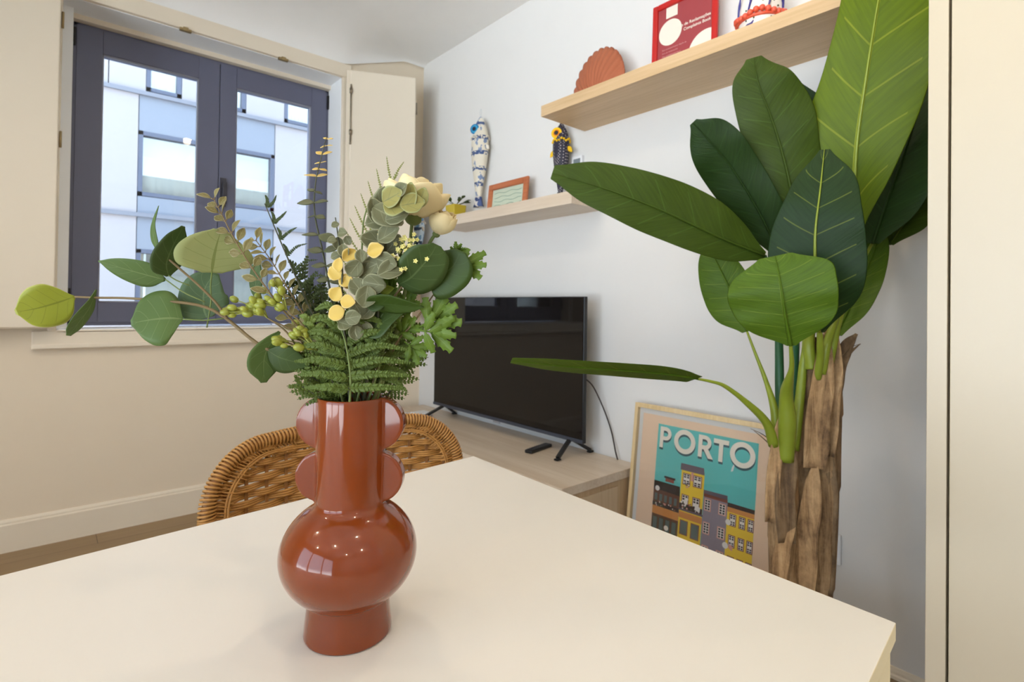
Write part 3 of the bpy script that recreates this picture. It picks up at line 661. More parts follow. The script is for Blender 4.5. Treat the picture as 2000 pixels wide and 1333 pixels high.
sprig('olive_sprig', 'second sprig of small tan olive leaves, low between the berries and the dark fern', [mouth(-.008, .006), at(655, 740, .63), at(630, 680, .635), at(590, 610, .64), at(560, 560, .64), at(530, 510, .64), at(500, 470, .64)], [.0014, .0010, .0005], stem_br, m_tan, 15, .0160, .0055, seed=9, start=.3, tang=.7, taper=.85)
# --- lime berries
m_berry = mat('berry_lime', (142, 146, 50), .4, vary=.25, scale=60); m_berry2 = mat('berry_olive', (128, 136, 64), .4, vary=.2, scale=60)
def berries(label, base, clusters, seed, mm):
    rnd = random.Random(seed); t = thing('berry_sprig', base, label, 'berry sprig')
    for cx, cy, d, rx, ry, n in clusters:
        j = at(cx + rx * 1.5, cy + ry * 1.1, d); stemobj(t, [base, at((cx + 640) / 2 + 20, (cy + 740) / 2, d + .01), j], [.0013, .0008], stem_br, 14)
        bs = B(); bb_ = []
        for i in range(n):
            q = at(cx + rnd.uniform(-1, 1) * rx, cy + rnd.uniform(-1, 1) * ry, d + rnd.uniform(-.012, .012))
            tube(bs, [j, j.lerp(q, .6) + UP * .002, q], [.0007, .0005], 5, 6); bb_.append(q)
        obj('stalks', bs, mat('stalk_lime', (142, 146, 60), .5), t)
        for q in bb_:
            bm = B(); ball(bm, q, .0036 * rnd.uniform(.75, 1.25), 10, sc=(1, 1, 1.45), ax=(q - j)); obj('berry', bm, mm, t)
berries('sprig of pale lime berries pointing left, over the lower middle of the window', mouth(-.02), [(470, 600, .60, 32, 16, 14), (528, 578, .598, 22, 26, 14), (502, 600, .60, 14, 20, 8)], 3, m_berry)
berries('sprig of lime berries just left of the fern, close above the vase rim', mouth(-.025), [(575, 665, .60, 30, 18, 12), (550, 660, .60, 10, 10, 4), (592, 640, .605, 16, 14, 7)], 5, m_berry)
# --- ferns
def frond(bm, pts, L, w, n, ang=.9, mi=0, start=.05, cup=.2, nrm=None, prof_fn=None, rnd=random, droop=0, sides=(1, -1), rach=.0006):
    C_ = cat(pts, 80); tube(bm, C_[::4] + [C_[-1]], [rach, rach * .3], 5, mi=mi)
    for i in range(n):
        u = start + (1 - start) * i / n; k = min(78, int(u * 79)); p = C_[k]; T = (C_[k + 1] - C_[max(k - 1, 0)]).normalized()
        nn = nrm or -FW; side = T.cross(nn).normalized(); f = prof_fn(u) if prof_fn else (math.sin(PI * min(1, u * .8 + .2)) ** .7)
        for s in sides:
            dr = (side * s * math.sin(ang) + T * math.cos(ang) + nn * rnd.uniform(-.15, .25) - UP * droop).normalized()
            leaf3(bm, p, dr, max(.001, L * f * rnd.uniform(.88, 1.1)), w * (.5 + .5 * f), nn + T * rnd.uniform(-.2, .2), cup=cup, nu=3, nv=2, prof=(.5, 1, .8, .1), mi=mi)
m_fern = leafmat('fern_green', (98, 116, 42), rough=.5, vary=.3, trans=.3); m_fernd = leafmat('fern_dark', (66, 80, 34), rough=.5, vary=.3, trans=.2); m_lace = leafmat('lace_yellow_green', (148, 152, 74), rough=.5, vary=.25, trans=.3)
def bigfern(name, label, rachis, fr, mm, pl, pw, n, smat=stem_gr):
    t = thing(name, Vector(rachis[0]), label, 'fern'); stemobj(t, rachis, [.0016, .0012, .0006], smat, 30, 'rachis')
    for pts in fr:
        bm = B(); frond(bm, [at(*q) for q in pts], pl, pw, n, prof_fn=lambda u: (1 - u) ** .6 * .9 + .1); obj('frond', bm, mm, t, mods=SOL(.0003))
    return t
fr = []
ys = [762, 740, 718, 697, 676, 655, 634]
for i, y in enumerate(ys):
    d = .585 + .003 * i; reach = [88, 100, 104, 100, 88, 72, 55][i]; lift = [6, 10, 16, 24, 30, 36, 40][i]
    xr = 683 - (770 - y) * .10
    fr.append([(xr, y, d), (xr - reach * .5, y - lift * .9, d - .004), (xr - reach, y - lift * .7, d)])
    fr.append([(xr, y - 4, d), (xr + reach * .6, y - lift * .9, d - .004), (xr + reach * 1.22, y - lift * .55, d)])
bigfern('fern_frond', 'bright green fern frond standing upright at the front, directly above the vase rim', [mouth(0, -.02), at(684, 770, .590), at(683, 720, .588), at(672, 660, .59), at(650, 610, .594)], fr, m_fern, .0078, .0019, 26)
fr = []
for i in range(10):
    u = i / 9; x = 640 - 118 * u; y = 690 - 285 * u; fr.append([(x, y, .635), (x + 18 * (1 - u) + 12, y - 22 * (1 - u) - 10, .633), (x + (62 * (1 - u) + 18), y - 24, .63)])
    fr.append([(x, y, .635), (x - 6 * (1 - u), y - 14, .636), (x - 14 * (1 - u) - 4, y - 24, .636)])
bigfern('fern_frond', 'dark green fern spike rising against the right window pane', [mouth(-.005, .01), at(655, 715, .635), at(600, 590, .635), at(560, 500, .635), at(517, 398, .635)], fr, m_fernd, .0034, .0010, 12, stem_dk)
fr = []
for i in range(11):
    u = i / 10; x = 700 + 10 * u + 55 * u ** 3; y = 600 - 240 * u
    fr.append([(x, y, .64), (x + 22 * (1 - u) + 12, y - 26, .638), (x + 46 * (1 - u) + 24, y - 44, .636)]); fr.append([(x, y, .64), (x - 20 * (1 - u) - 6, y - 28, .642), (x - 38 * (1 - u) - 10, y - 54, .642)])
bigfern('lace_fern', 'lacy yellow green fern sprig left of the roses, against the shutter', [mouth(.002, .012), at(690, 700, .64), at(700, 600, .64), at(706, 500, .64), at(716, 410, .64), at(765, 360, .638)], fr, m_lace, .0030, .0007, 11, stem_gr)
fr = []
for lab, bx, by, sgn, nm in (('green fern frond leaning left over the vase rim, behind the front fern', 600, 625, -1, 3), ('green fern frond leaning right behind the front fern, under the dark round leaves', 760, 640, 1, 4)):
    fr = []
    for i in range(8):
        u = (i + .6) / 8; x = 684 + (bx - 684) * u ** 1.1; y = 765 + (by - 765) * u; L_ = 64 * (1 - u * .72)
        for s_ in (-1, 1):
            fr.append([(x, y, .600), (x + sgn * s_ * 2 + s_ * L_ * .5, y - L_ * (.62 if s_ == sgn else .50), .597), (x + s_ * L_ * .95, y - L_ * (.70 if s_ == sgn else .95), .603)])
    bigfern('fern_frond', lab, [mouth(0, -.006), at((684 + bx) / 2, (765 + by) / 2 - 4, .602), at(bx, by, .602)], fr, m_fern if nm == 4 else leafmat('fern_olive', (112, 128, 52), rough=.5, vary=.3, trans=.3), .0062, .0017, 16)
fr = []
rnd = random.Random(11)
for (x, y, dx, dy) in [(735, 700, 75, -2), (740, 720, 65, 18), (745, 735, 52, 32), (730, 680, 70, -22), (735, 690, 40, -60), (745, 660, 30, -70), (760, 650, 25, -60), (770, 690, 42, -10)]:
    fr.append([(x, y, .625), (x + dx * .5, y + dy * .5 - 6, .62), (x + dx, y + dy, .615)])
bigfern('fern_frond', 'short green fern frond spreading right just above the vase rim, beside the television', [mouth(.015, 0), at(715, 740, .628), at(735, 700, .625), at(755, 640, .622), at(765, 600, .62)], fr, m_fern, .0068, .0017, 15)
# --- tall eucalyptus spike
m_spk = leafmat('leaf_spike_grey', (92, 98, 66), rough=.5, vary=.2); m_yel = leafmat('leaf_butter_yellow', (222, 190, 96), edge=(236, 214, 150), edgew=.12, rough=.55, vary=.12); m_gry = leafmat('leaf_grey_sage', (118, 118, 84), vein=(150, 150, 116), n=2, edge=(170, 168, 132), edgew=.1, rough=.6, vary=.25)
t = thing('eucalyptus_spike', mouth(0, .015), 'tallest thin eucalyptus spike with paired small leaves, yellow at the tip, before the window edge', 'eucalyptus')
P_ = [mouth(0, .012), at(665, 700, .62), at(650, 600, .612), at(632, 500, .608), at(615, 420, .605), at(616, 360, .603), at(628, 305, .601), at(638, 268, .60)]
stemobj(t, P_, [.0018, .0014, .0010, .0007, .0004], stem_dk, 40)
for i, (x, y, w) in enumerate([(640, 272, 10), (637, 285, 12), (630, 302, 18), (627, 318, 13), (624, 330, 14), (618, 345, 24), (614, 374, 16), (614, 396, 30), (616, 422, 19), (622, 460, 34), (632, 492, 30), (637, 520, 26), (643, 548, 24)]):
    bm = B(); p = at(x, y, .603); rnd = random.Random(i)
    for s in (-1, 1):
        up_ = rnd.uniform(-.35, .45); dr = cs(s, up_, rnd.uniform(-.3, .3)); L = w * .603 / F_PX * rnd.uniform(.9, 1.15)
        leaf3(bm, p, dr, L, L * .42, UP + cs(0, 0, -.55 + rnd.uniform(-.2, .2)), cup=.15, nu=6, nv=4, prof=(.1, .8, 1, .7, .05))
    obj('leaf_pair', bm, m_yel if i < 6 else m_spk, t, mods=SOL(.0006))
# --- round grey and yellow eucalyptus
def coin(par, x, y, d, r, m, ax=None, up=0.0, yaw=0.0, ell=1.1):
    L = r * 2 * d / F_PX * ell; w = r * d / F_PX
    dr = cs(math.cos(yaw), math.sin(yaw), random.uniform(-.25, .25)).normalized(); c_ = at(x, y, d) - dr * (L / 2)
    bm = B(); leaf3(bm, c_, dr, L, w, -FW + UP * up + RT * random.uniform(-.4, .4), bend=random.uniform(-.25, .25), cup=random.uniform(.15, .55), nu=10, nv=6, prof=(.15, random.uniform(.6, .8), .95, 1, random.uniform(.85, .97), random.uniform(.55, .72), .12)); return obj('leaf', bm, m, par, mods=SOL(.0006))
g1 = thing('round_leaf_eucalyptus', mouth(.002), 'upright eucalyptus stem crowded with small butter yellow round leaves', 'eucalyptus')
stemobj(g1, [mouth(.0), at(678, 700, .60), at(672, 640, .595), at(668, 580, .59), at(668, 520, .59), at(660, 460, .59), at(655, 425, .59)], [.0018, .0012, .0006], stem_dk)
for (x, y, r, m) in [(655, 533, 15, m_yel), (675, 548, 14, m_yel), (656, 575, 15, m_yel), (680, 590, 14, m_yel), (657, 612, 16, m_yel), (680, 552, 13, m_yel), (664, 518, 13, m_yel), (675, 634, 15, m_gry), (690, 620, 15, m_gry), (692, 525, 18, m_gry), (718, 530, 20, m_gry), (698, 560, 18, m_gry), (715, 580, 20, m_gry), (700, 605, 18, m_gry), (712, 645, 18, m_gry), (695, 650, 14, m_gry), (672, 490, 12, m_gry), (682, 498, 14, m_yel), (660, 475, 11, m_gry), (668, 455, 10, m_gry), (655, 440, 7, m_gry), (648, 470, 8, m_gry), (680, 470, 9, m_gry), (655, 500, 9, m_gry), (720, 610, 16, m_gry), (705, 500, 12, m_gry)]:
    coin(g1, x, y, .585 + random.uniform(-.008, .012), r, m, yaw=random.uniform(0, 6.28), up=random.uniform(-.2, .5))
g2 = thing('round_leaf_eucalyptus', mouth(.01, .003), 'eucalyptus stem with large sage grey round leaves, its top in front of the white rose', 'eucalyptus')
stemobj(g2, [mouth(.008), at(725, 700, .605), at(738, 620, .60), at(740, 540, .597), at(742, 470, .594), at(750, 425, .59), at(775, 400, .585)], [.0020, .0015, .0010], stem_dk)
m_sage = leafmat('leaf_sage_yellow', (158, 150, 84), vein=(128, 128, 80), n=2, edge=(176, 182, 130), edgew=.12, rough=.6, vary=.2)
for (x, y, r, m, yw, el) in [(733, 415, 17, m_gry, 1.9, 1.6), (755, 395, 22, m_gry, 1.2, 1.3), (768, 385, 18, m_sage, .4, 1.1), (772, 405, 18, m_sage, -.3, 1.1), (757, 420, 24, m_gry, -.5, 1.2), (740, 432, 22, m_gry, .3, 1.2), (800, 385, 14, m_sage, 1.5, 1.7), (806, 398, 17, m_sage, .2, 1.2), (822, 388, 12, m_sage, 1.2, 1.5), (777, 425, 14, m_gry, .2, 1.5), (785, 372, 12, m_gry, .6, 1.1),
    (728, 470, 20, m_gry, 2.9, 1.2), (760, 460, 20, m_gry, .5, 1.2), (765, 480, 22, m_gry, .9, 1.2), (735, 490, 16, m_yel, .3, 1.1), (725, 520, 20, m_gry, 3.5, 1.2), (755, 512, 20, m_gry, -.3, 1.1), (770, 450, 8, m_gry, 1.2, 1.2), (748, 455, 13, m_yel, 2, 1.2), (765, 525, 20, m_gry, .5, 1.5), (730, 555, 20, m_gry, 3, 1.2), (735, 590, 18, m_dark, .5, 1.2)]:
    r = r * (1.22 if y < 428 and x > 750 else 1); coin(g2, x, y, (.566 if y < 428 and x > 762 else .590) + random.uniform(-.010, .008), r, m, yaw=yw, up=random.uniform(-.1, .4), ell=el)
# --- roses
m_rose = mat('rose_cream', (240, 224, 176), .55, vary=.06, scale=30); m_sep = leafmat('sepal_green', (84, 112, 42), rough=.5, vary=.2)
_m = m_rose.node_tree; _b = _m.nodes['Principled BSDF']; _b.inputs['Subsurface Weight'].default_value = .0
_tr = NN(_m, 'ShaderNodeBsdfTranslucent'); _tr.inputs[0].default_value = (*srgb((244, 222, 160)), 1); _mx = NN(_m, 'ShaderNodeMixShader'); _mx.inputs[0].default_value = .25
_m.links.new(_b.outputs[0], _mx.inputs[1]); _m.links.new(_tr.outputs[0], _mx.inputs[2]); _m.links.new(_mx.outputs[0], _m.nodes['Material Output'].inputs[0])
def rose(name, label, c, axis, R, H, stem, layers, seed):
    rnd = random.Random(seed); c = Vector(c); Z = Vector(axis).normalized(); X = Z.orthogonal().normalized(); Y = Z.cross(X)
    t = thing(name, mouth(.01), label, 'rose'); stemobj(t, stem, [.0024, .0022, .0020], stem_gr, 24)
    for li, (rad, n, top, flare) in enumerate(layers):
        for k in range(n):
            bm = B(); a0 = 2 * PI * k / n + li * .7 + rnd.uniform(-.15, .15); span = 2 * PI / n * .78; rows = []; nu, nv = 10, 10; rr = rad * R * rnd.uniform(.95, 1.05); tp = top * H * rnd.uniform(.93, 1.07)
            for i in range(nu + 1):
                u = i / nu; row = []
                for j in range(nv + 1):
                    v = j / nv * 2 - 1; wv = math.sqrt(max(0, 1 - (max(0, u - .55) / .46) ** 2 * .85)); a = a0 + v * span * wv * (.55 + .45 * min(1, u * 2.5))
                    prof_r = rr * (math.sin(min(1, u * 1.35) * PI / 2) ** .8) * (1 - .14 * u * u * (1 - flare * .4)) + flare * rr * .26 * max(0, u - .6) ** 1.3 * 2.2 * (1 - v * v) - .13 * rr * v * v * u
                    z = tp * (u ** 1.15) - .10 * H * abs(v) ** 2.2 * u + .012 * H * math.sin(v * 5 + li)
                    if flare: z -= flare * .22 * H * max(0, u - .7) ** 1.2
                    row.append(bm.verts.new(c + X * (prof_r * math.cos(a)) + Y * (prof_r * math.sin(a)) + Z * (z - H * .5)))
                rows.append(row)
            for p, q in zip(rows, rows[1:]):
                for j in range(nv): bm.faces.new((p[j], p[j + 1], q[j + 1], q[j]))
            obj('petal', bm, m_rose, t, mods=SOL(.0006) + SUB(1))
    for k in range(5):
        a = 2 * PI * k / 5 + .4; d = (X * math.cos(a) + Y * math.sin(a)); bm = B()
        leaf3(bm, c - Z * H * .52 + d * .001, d * .75 + Z * .5, R * .95, R * .24, Z - d * .4, bend=-.35, cup=.3, nu=8, nv=4, prof=(.5, 1, .7, .4, .05)); obj('sepal', bm, m_sep, t, mods=SOL(.0007))
    bm = B(); ball(bm, c - Z * H * .52, R * .26, 12, sc=(1, 1, .8), ax=Z); obj('calyx', bm, stem_gr, t)
LAY = [(1.0, 5, .86, .9), (.88, 5, .95, .6), (.74, 5, 1.0, .3), (.58, 4, 1.02, .1), (.42, 4, 1.03, 0), (.26, 3, 1.02, 0), (.14, 2, 1.0, 0)]
rose('white_rose', 'large open creamy white rose at the top of the bouquet', at(812, 391, .612), cs(.12, 1, .05), .0370, .042, [mouth(.012, .004), at(760, 700, .625), at(785, 600, .62), at(798, 520, .617), at(803, 455, .614), at(806, 425, .613)], LAY, 3)
rose('white_rose', 'smaller half closed cream rose bud below and right of the large rose', at(862, 436, .618), cs(.45, .9, -.2), .0175, .028, [mouth(.016, .003), at(765, 700, .63), at(800, 600, .628), at(825, 520, .624), at(838, 478, .621), at(850, 458, .619)], [(1.0, 4, .95, 0), (.85, 4, 1.0, 0), (.62, 3, 1.02, 0), (.38, 3, 1.0, 0)], 8)
# --- tiny yellow blossoms
t = thing('yellow_blossom_sprig', mouth(.01), 'sprig of tiny pale yellow blossoms between the roses and the dark round leaves', 'flower')
m_bl = mat('blossom_yellow', (226, 214, 130), .5, vary=.15, scale=80); m_blg = leafmat('blossom_leaf', (140, 156, 46), rough=.5, vary=.2)
stemobj(t, [mouth(.01), at(745, 700, .61), at(768, 600, .605), at(785, 540, .60)], [.0014, .0009], stem_gr, 20); rnd = random.Random(5)
for cx, cy, n in ((788, 478, 15), (826, 496, 9), (778, 512, 12), (800, 470, 8)):
    bs = B(); bm = B(); j = at(cx - 6, cy + 34, .60)
    for i in range(n):
        q = at(cx + rnd.uniform(-16, 16), cy + rnd.uniform(-15, 15), .588 + rnd.uniform(-.008, .006)); tube(bs, [at(785, 540, .60), j, q], [.0006, .0004], 5, 8)
        for k in range(5):
            a = k * 2 * PI / 5; dr = (cs(math.cos(a), math.sin(a), -.5)).normalized(); leaf3(bm, q, dr, .0030, .0011, -FW, cup=.4, nu=3, nv=2, prof=(.4, 1, .8, .2))
    obj('stalks', bs, stem_gr, t); obj('blossom_cluster', bm, m_bl, t, mods=SOL(.0004))
bm = B()
for (x, y, a) in [(760, 500, 2.2), (765, 520, 2.9), (772, 540, .5), (750, 535, 2.4), (775, 485, 1.8), (762, 555, 3.4), (790, 530, .9)]:
    leaf3(bm, at(x + 8, y + 8, .602), cs(math.cos(a), math.sin(a), -.1), .020, .006, -FW + UP * .3, cup=.3, nu=6, nv=4)
obj('foliage', bm, m_blg, t, mods=SOL(.0005))
# --- lobed parsley-like leaves on the right
m_par = leafmat('lobed_leaf_green', (104, 130, 40), vein=(140, 158, 78), n=1, slant=.5, vw=.0, midw=.02, rough=.5, vary=.2, trans=.3)
def lobed(par, base, tip, d, wide, tilt=0, seed=0):
    """leaf cut into toothed lobes; base and tip as frame positions"""
    rnd = random.Random(seed); b0 = at(base[0], base[1], d); t0 = at(tip[0], tip[1], d - .006); A = (t0 - b0); L = A.length; A.normalize()
    Sd = FW.cross(A).normalized(); Nn = Sd.cross(A); Sd = (Sd * math.cos(tilt) + Nn * math.sin(tilt)).normalized(); Nn = Sd.cross(A).normalized(); Nn = -Nn if Nn.dot(FW) > 0 else Nn
    bm = B(); uvl = bm.loops.layers.uv.verify()
    lobes = [(0.28, -1.15, .50), (.30, 1.15, .50), (.42, -.62, .62), (.42, .62, .62), (.5, 0, .55)]
    def lobe(o, ang, ln, w, k):
        dr = A * math.cos(ang) + Sd * math.sin(ang); sd = A * -math.sin(ang) + Sd * math.cos(ang); N_ = 14; L0 = []; R0 = []; M0 = []
        for i in range(N_ + 1):
            u = i / N_; ww = w * (.14 + .86 * math.sin(min(1, u * 1.15) * PI * .86) ** .9) if u < .93 else w * .35 * (1 - u) / .07 + w * .04
            tooth = 1 + (.26 if i % 3 == 1 else -.06) * (u > .35)
            c = o + dr * (ln * u) + Nn * (.10 * ln * math.sin(u * 2.2 + k) + .04 * ln * u * u)
            L0.append(bm.verts.new(c - sd * (ww * tooth) + dr * (.05 * ln * (i % 3 == 1)) + Nn * ww * .22)); R0.append(bm.verts.new(c + sd * (ww * tooth) + dr * (.05 * ln * (i % 3 == 1)) + Nn * ww * .22)); M0.append(bm.verts.new(c))
        for i in range(N_):
            for (p, q, v0, v1) in ((L0, M0, 0, .5), (M0, R0, .5, 1)):
                f = bm.faces.new((p[i], q[i], q[i + 1], p[i + 1]))
                for l, uv in zip(f.loops, ((i / N_, v0), (i / N_, v1), ((i + 1) / N_, v1), ((i + 1) / N_, v0))): l[uvl].uv = uv
    for k, (s, an, ln) in enumerate(lobes): lobe(b0 + A * (L * s * .75), an, L * ln * rnd.uniform(.92, 1.08) * (1 if k == 4 else wide), L * ln * .21, k * 1.3)
    tube(bm, [b0 - A * L * .0, b0 + A * L * .45], [.0010, .0007], 5)
    return obj('leaf', bm, m_par, par, mods=SOL(.0005))
pr = thing('lobed_leaf_branch', mouth(.016), 'branch of bright green toothed lobed leaves reaching right in front of the television corner', 'greenery')
stemobj(pr, [mouth(.015), at(755, 720, .628), at(775, 670, .62), at(800, 640, .615), at(830, 600, .612), at(868, 545, .61)], [.0016, .0012, .0008], stem_br)
stemobj(pr, [at(868, 545, .61), at(885, 530, .611), at(898, 512, .612)], .0008, stem_gr, 8, 'leaf_stalk')
lobed(pr, (884, 516), (957, 520), .612, 1.0, .2, 1); lobed(pr, (890, 530), (906, 566), .612, 1.0, .2, 2); lobed(pr, (885, 500), (903, 474), .613, 1.0, -.2, 3)
lobed(pr, (818, 640), (905, 590), .605, 1.0, .15, 4); lobed(pr, (812, 645), (898, 655), .602, 1.0, -.2, 5); lobed(pr, (790, 668), (840, 702), .610, 1.0, .2, 6); lobed(pr, (786, 606), (818, 572), .616, 1.0, .3, 7)
lobed(pr, (760, 600), (745, 520), .615, .9, .3, 8); lobed(pr, (775, 660), (820, 615), .618, 1., .3, 9)
# --- dense low greenery at the mouth of the vase
def filler(label, pts, mm, seed, L=.012, w=.003, n=16):
    rnd = random.Random(seed); t = thing('conifer_sprig', mouth(0, .01), label, 'greenery'); base = mouth(rnd.uniform(-.02, .02), rnd.uniform(-.004, .02))
    for (x, y, d) in pts:
        tip = at(x, y, d); mid_ = base.lerp(tip, .5) + cs(rnd.uniform(-.01, .01), rnd.uniform(0, .01), rnd.uniform(-.01, .01)); stemobj(t, [base, mid_, tip], [.0013, .0007], stem_dk, 12)
        bm = B(); C_ = cat([base, mid_, tip], 20)
        for i in range(6, 20, 1):
            for s in (-1, 1):
                a = rnd.uniform(.4, 1.2); T = (C_[min(19, i + 1)] - C_[i - 1]).normalized(); ax = (FW.cross(T) * s + FW * rnd.uniform(-.8, .8)).normalized(); dr = (ax * math.sin(a) + T * math.cos(a)).normalized()
                frond(bm, [C_[i], C_[i] + dr * L * .6 + UP * .001, C_[i] + dr * L * 1.15], L * .28, w * .45, 5, prof_fn=lambda u: 1 - u * .6)
        obj('foliage', bm, mm, t, mods=SOL(.0003))
filler('dark bushy conifer-like sprigs filling the middle of the bouquet behind the front fern', [(570, 560, .65), (600, 590, .66), (625, 570, .655), (640, 620, .66), (600, 640, .65), (665, 600, .66), (590, 530, .655)], m_fernd, 2, L=.020, w=.004)
filler('green bushy conifer-like sprigs filling the right of the bouquet under the lobed leaves', [(730, 600, .65), (760, 620, .65), (790, 640, .645), (745, 560, .655), (780, 580, .65), (720, 640, .64), (810, 690, .635)], m_fern, 6, L=.020, w=.004)
filler('short bushy green sprigs hanging over the left side of the vase rim', [(595, 700, .61), (600, 730, .605), (590, 755, .602), (625, 690, .60), (640, 650, .605)], m_fern, 12, L=.017, w=.004)

# ================================================================== WICKER CHAIR
rat = mat('rattan', (184, 132, 68), .45, vary=.32, scale=60, bump=.3, bscale=300); ratd = mat('rattan_dark', (150, 100, 48), .5, vary=.3, scale=50); pole = mat('rattan_pole', (178, 132, 76), .4, vary=.15)
ch = thing('wicker_chair', (.60, 1.15, 0), 'woven rattan chair tucked behind the far side of the table', 'chair')
CXc, HW, Z0c, Z1c = .600, .330, .47, .808
def bk(s, z, off=0):
    """s across -1..1, z height; the back curves round the sitter and leans away a little"""
    return Vector((CXc + HW * s, 1.335 + .030 * (1 - (s ** 2) * 2.2) + (z - .45) * .06 + off, z))
RC = .135
def topz(s):
    x = abs(s) * HW; e = HW - RC; base = Z1c - .012 * (s ** 2)
    return base if x < e else base - RC + math.sqrt(max(0, RC * RC - (x - e) ** 2))
rim = []
for i in range(200):
    u = i / 199
    if u < .25: rim.append(bk(-1, Z0c - .02 + (Z1c - .012 - RC - Z0c + .02) * u / .25))
    elif u > .75: rim.append(bk(1, Z0c - .02 + (Z1c - .012 - RC - Z0c + .02) * (1 - u) / .25))
    else:
        t = (u - .25) / .5
        if t < .28: a = PI - t / .28 * PI / 2; rim.append(bk((-(HW - RC) + RC * math.cos(a)) / HW, Z1c - .010 - RC + RC * math.sin(a)))
        elif t > .72: a = PI / 2 - (t - .72) / .28 * PI / 2; rim.append(bk(((HW - RC) + RC * math.cos(a)) / HW, Z1c - .010 - RC + RC * math.sin(a)))
        else:
            x = -(HW - RC) + (t - .28) / .44 * 2 * (HW - RC); rim.append(bk(x / HW, Z1c - .010 + .006 * (1 - (x / (HW - RC)) ** 2)))
bm = B(); tube(bm, rim, .0115, 10, 200); obj('rim_core', bm, ratd, ch)
# wrapped binding: one long coil around the rim
bm = B(); C_ = cat(rim, 520); coil = []
turns = 190; npt = turns * 9
for i in range(npt):
    u = i / (npt - 1) * 518; k = int(u); f = u - k; p = C_[k].lerp(C_[k + 1], f); T = (C_[k + 1] - C_[max(0, k - 1)]).normalized(); X = T.cross(Vector((0, 1, 0))).normalized(); Y = T.cross(X)
    a = i / 9 * 2 * PI; coil.append(p + X * (.0165 * math.cos(a)) + Y * (.0130 * math.sin(a)))
tube(bm, coil, .0030, 5); obj('rim_binding', bm, rat, ch)
# inner strand
def inr(p, k): c = Vector((CXc, p.y, .60)); d = (p - c); return p - d.normalized() * k + Vector((0, -.003, 0))
bm = B()
for kk in (.036, .042): tube(bm, [inr(p, kk) for p in rim[44:156]], .0026, 6, 160)
obj('inner_strand', bm, rat, ch)
# fan of strands between the weave and the rim in the corners
bm = B(); rnd = random.Random(2)
for i in range(46, 154, 1):
    p = rim[i]; q = inr(p, .045 + rnd.uniform(0, .012)); tube(bm, [p, p.lerp(q, .5) + Vector((0, rnd.uniform(-.004, .001), 0)), q + Vector((rnd.uniform(-.006, .006), 0, rnd.uniform(-.004, .004)))], .0017, 4, 5)
obj('corner_fan', bm, rat, ch)
# weave
ribs = [-.882 + i * .147 for i in range(13)]
bm = B()
for s in ribs:
    zt = topz(s * 1.02) - .018
    for o_ in (-.008, 0, .008):
        P_ = [bk(s + o_, Z0c + (zt - Z0c) * i / 30, .0) for i in range(31)]; tube(bm, P_, .0019, 5)
obj('upright_canes', bm, ratd, ch)
bm = B(); zz = Z0c; row = 0
while zz < Z1c - .022:
    for sub in range(3):
        z = zz + sub * .0055; sm = 1.0
        for k in range(40):
            if z < topz(sm) - .014: break
            sm -= .012
        sm = min(sm, .965)
        if sm < .1: continue
        P_ = []; n = 110
        for i in range(n + 1):
            s = -sm + 2 * sm * i / n; ph = (s + .882) / .147; o_ = .0058 * math.cos(PI * ph) * (1 if row % 2 else -1); P_.append(bk(s, z + rnd.uniform(-.0004, .0004) + .0006 * math.sin(PI * ph * .5 + sub), o_))
        tube(bm, P_, .0033, 6)
    zz += .0172; row += 1
obj('woven_back', bm, rat, ch)
bm = B(); lathe(bm, [(.0002, 0), (.185, 0), (.20, .012), (.20, .026), (.185, .034), (.0002, .030)], (CXc - .055, 1.13, .415), 48); obj('seat', bm, rat, ch)
for x, y in ((.43, 1.0), (.67, 1.0), (.40, 1.27), (.70, 1.27)):
    bm = B(); tube(bm, [(x + (CXc - .055 - x) * .15, y + (1.13 - y) * .12, .425), (x, y, 0)], [.014, .012], 12, 8); obj('leg', bm, pole, ch)
for s in (-1, 1):
    bm = B(); tube(bm, [rim[0] if s < 0 else rim[-1], (CXc + s * .24, 1.28, .45), (CXc + s * .20, 1.27, .43)], .012, 10, 10); obj('back_support', bm, pole, ch)

# ================================================================== POSTER
T0 = Vector((1.958, 1.412, .718)); PA = Vector((0, -1, 0)); PB = Vector((-.114, 0, -1)).normalized(); PN = PA.cross(PB).normalized()
if PN.x > 0: PN = -PN
pw, phh = .643, .712
def pq(a, b, o=0): return T0 + PA * a + PB * b + PN * o
po = thing('framed_poster', (1.90, 1.09, 0), 'large light wood framed poster of colourful riverside houses headed PORTO, leaning on the wall', 'poster')
fw = wood('poster_frame_wood', (214, 184, 132), (232, 206, 160), 'Z', rough=.4)
bm = B()
for (a0, a1, b0, b1) in ((0, .016, 0, phh), (pw - .016, pw, 0, phh), (.0161, pw - .0161, 0, .018), (.0161, pw - .0161, phh - .018, phh)):
    prism(bm, [pq(a0, b0, -.004), pq(a1, b0, -.004), pq(a1, b1, -.004), pq(a0, b1, -.004)], PN * .024)
obj('frame', bm, fw, po, smooth=False, mods=BEV(.001))
bm = B(); prism(bm, [pq(.016, .018, -.003), pq(pw - .016, .018, -.003), pq(pw - .016, phh - .018, -.003), pq(.016, phh - .018, -.003)], PN * .004); obj('mount_board', bm, mat('mount_white', (232, 226, 218), .8), po, smooth=False)
bm = B(); prism(bm, [pq(.016, .018, .0145), pq(pw - .016, .018, .0145), pq(pw - .016, phh - .018, .0145), pq(.016, phh - .018, .0145)], PN * .0015); obj('glazing', bm, glassmat('poster_glass', (1, 1, 1), .05), po, smooth=False)
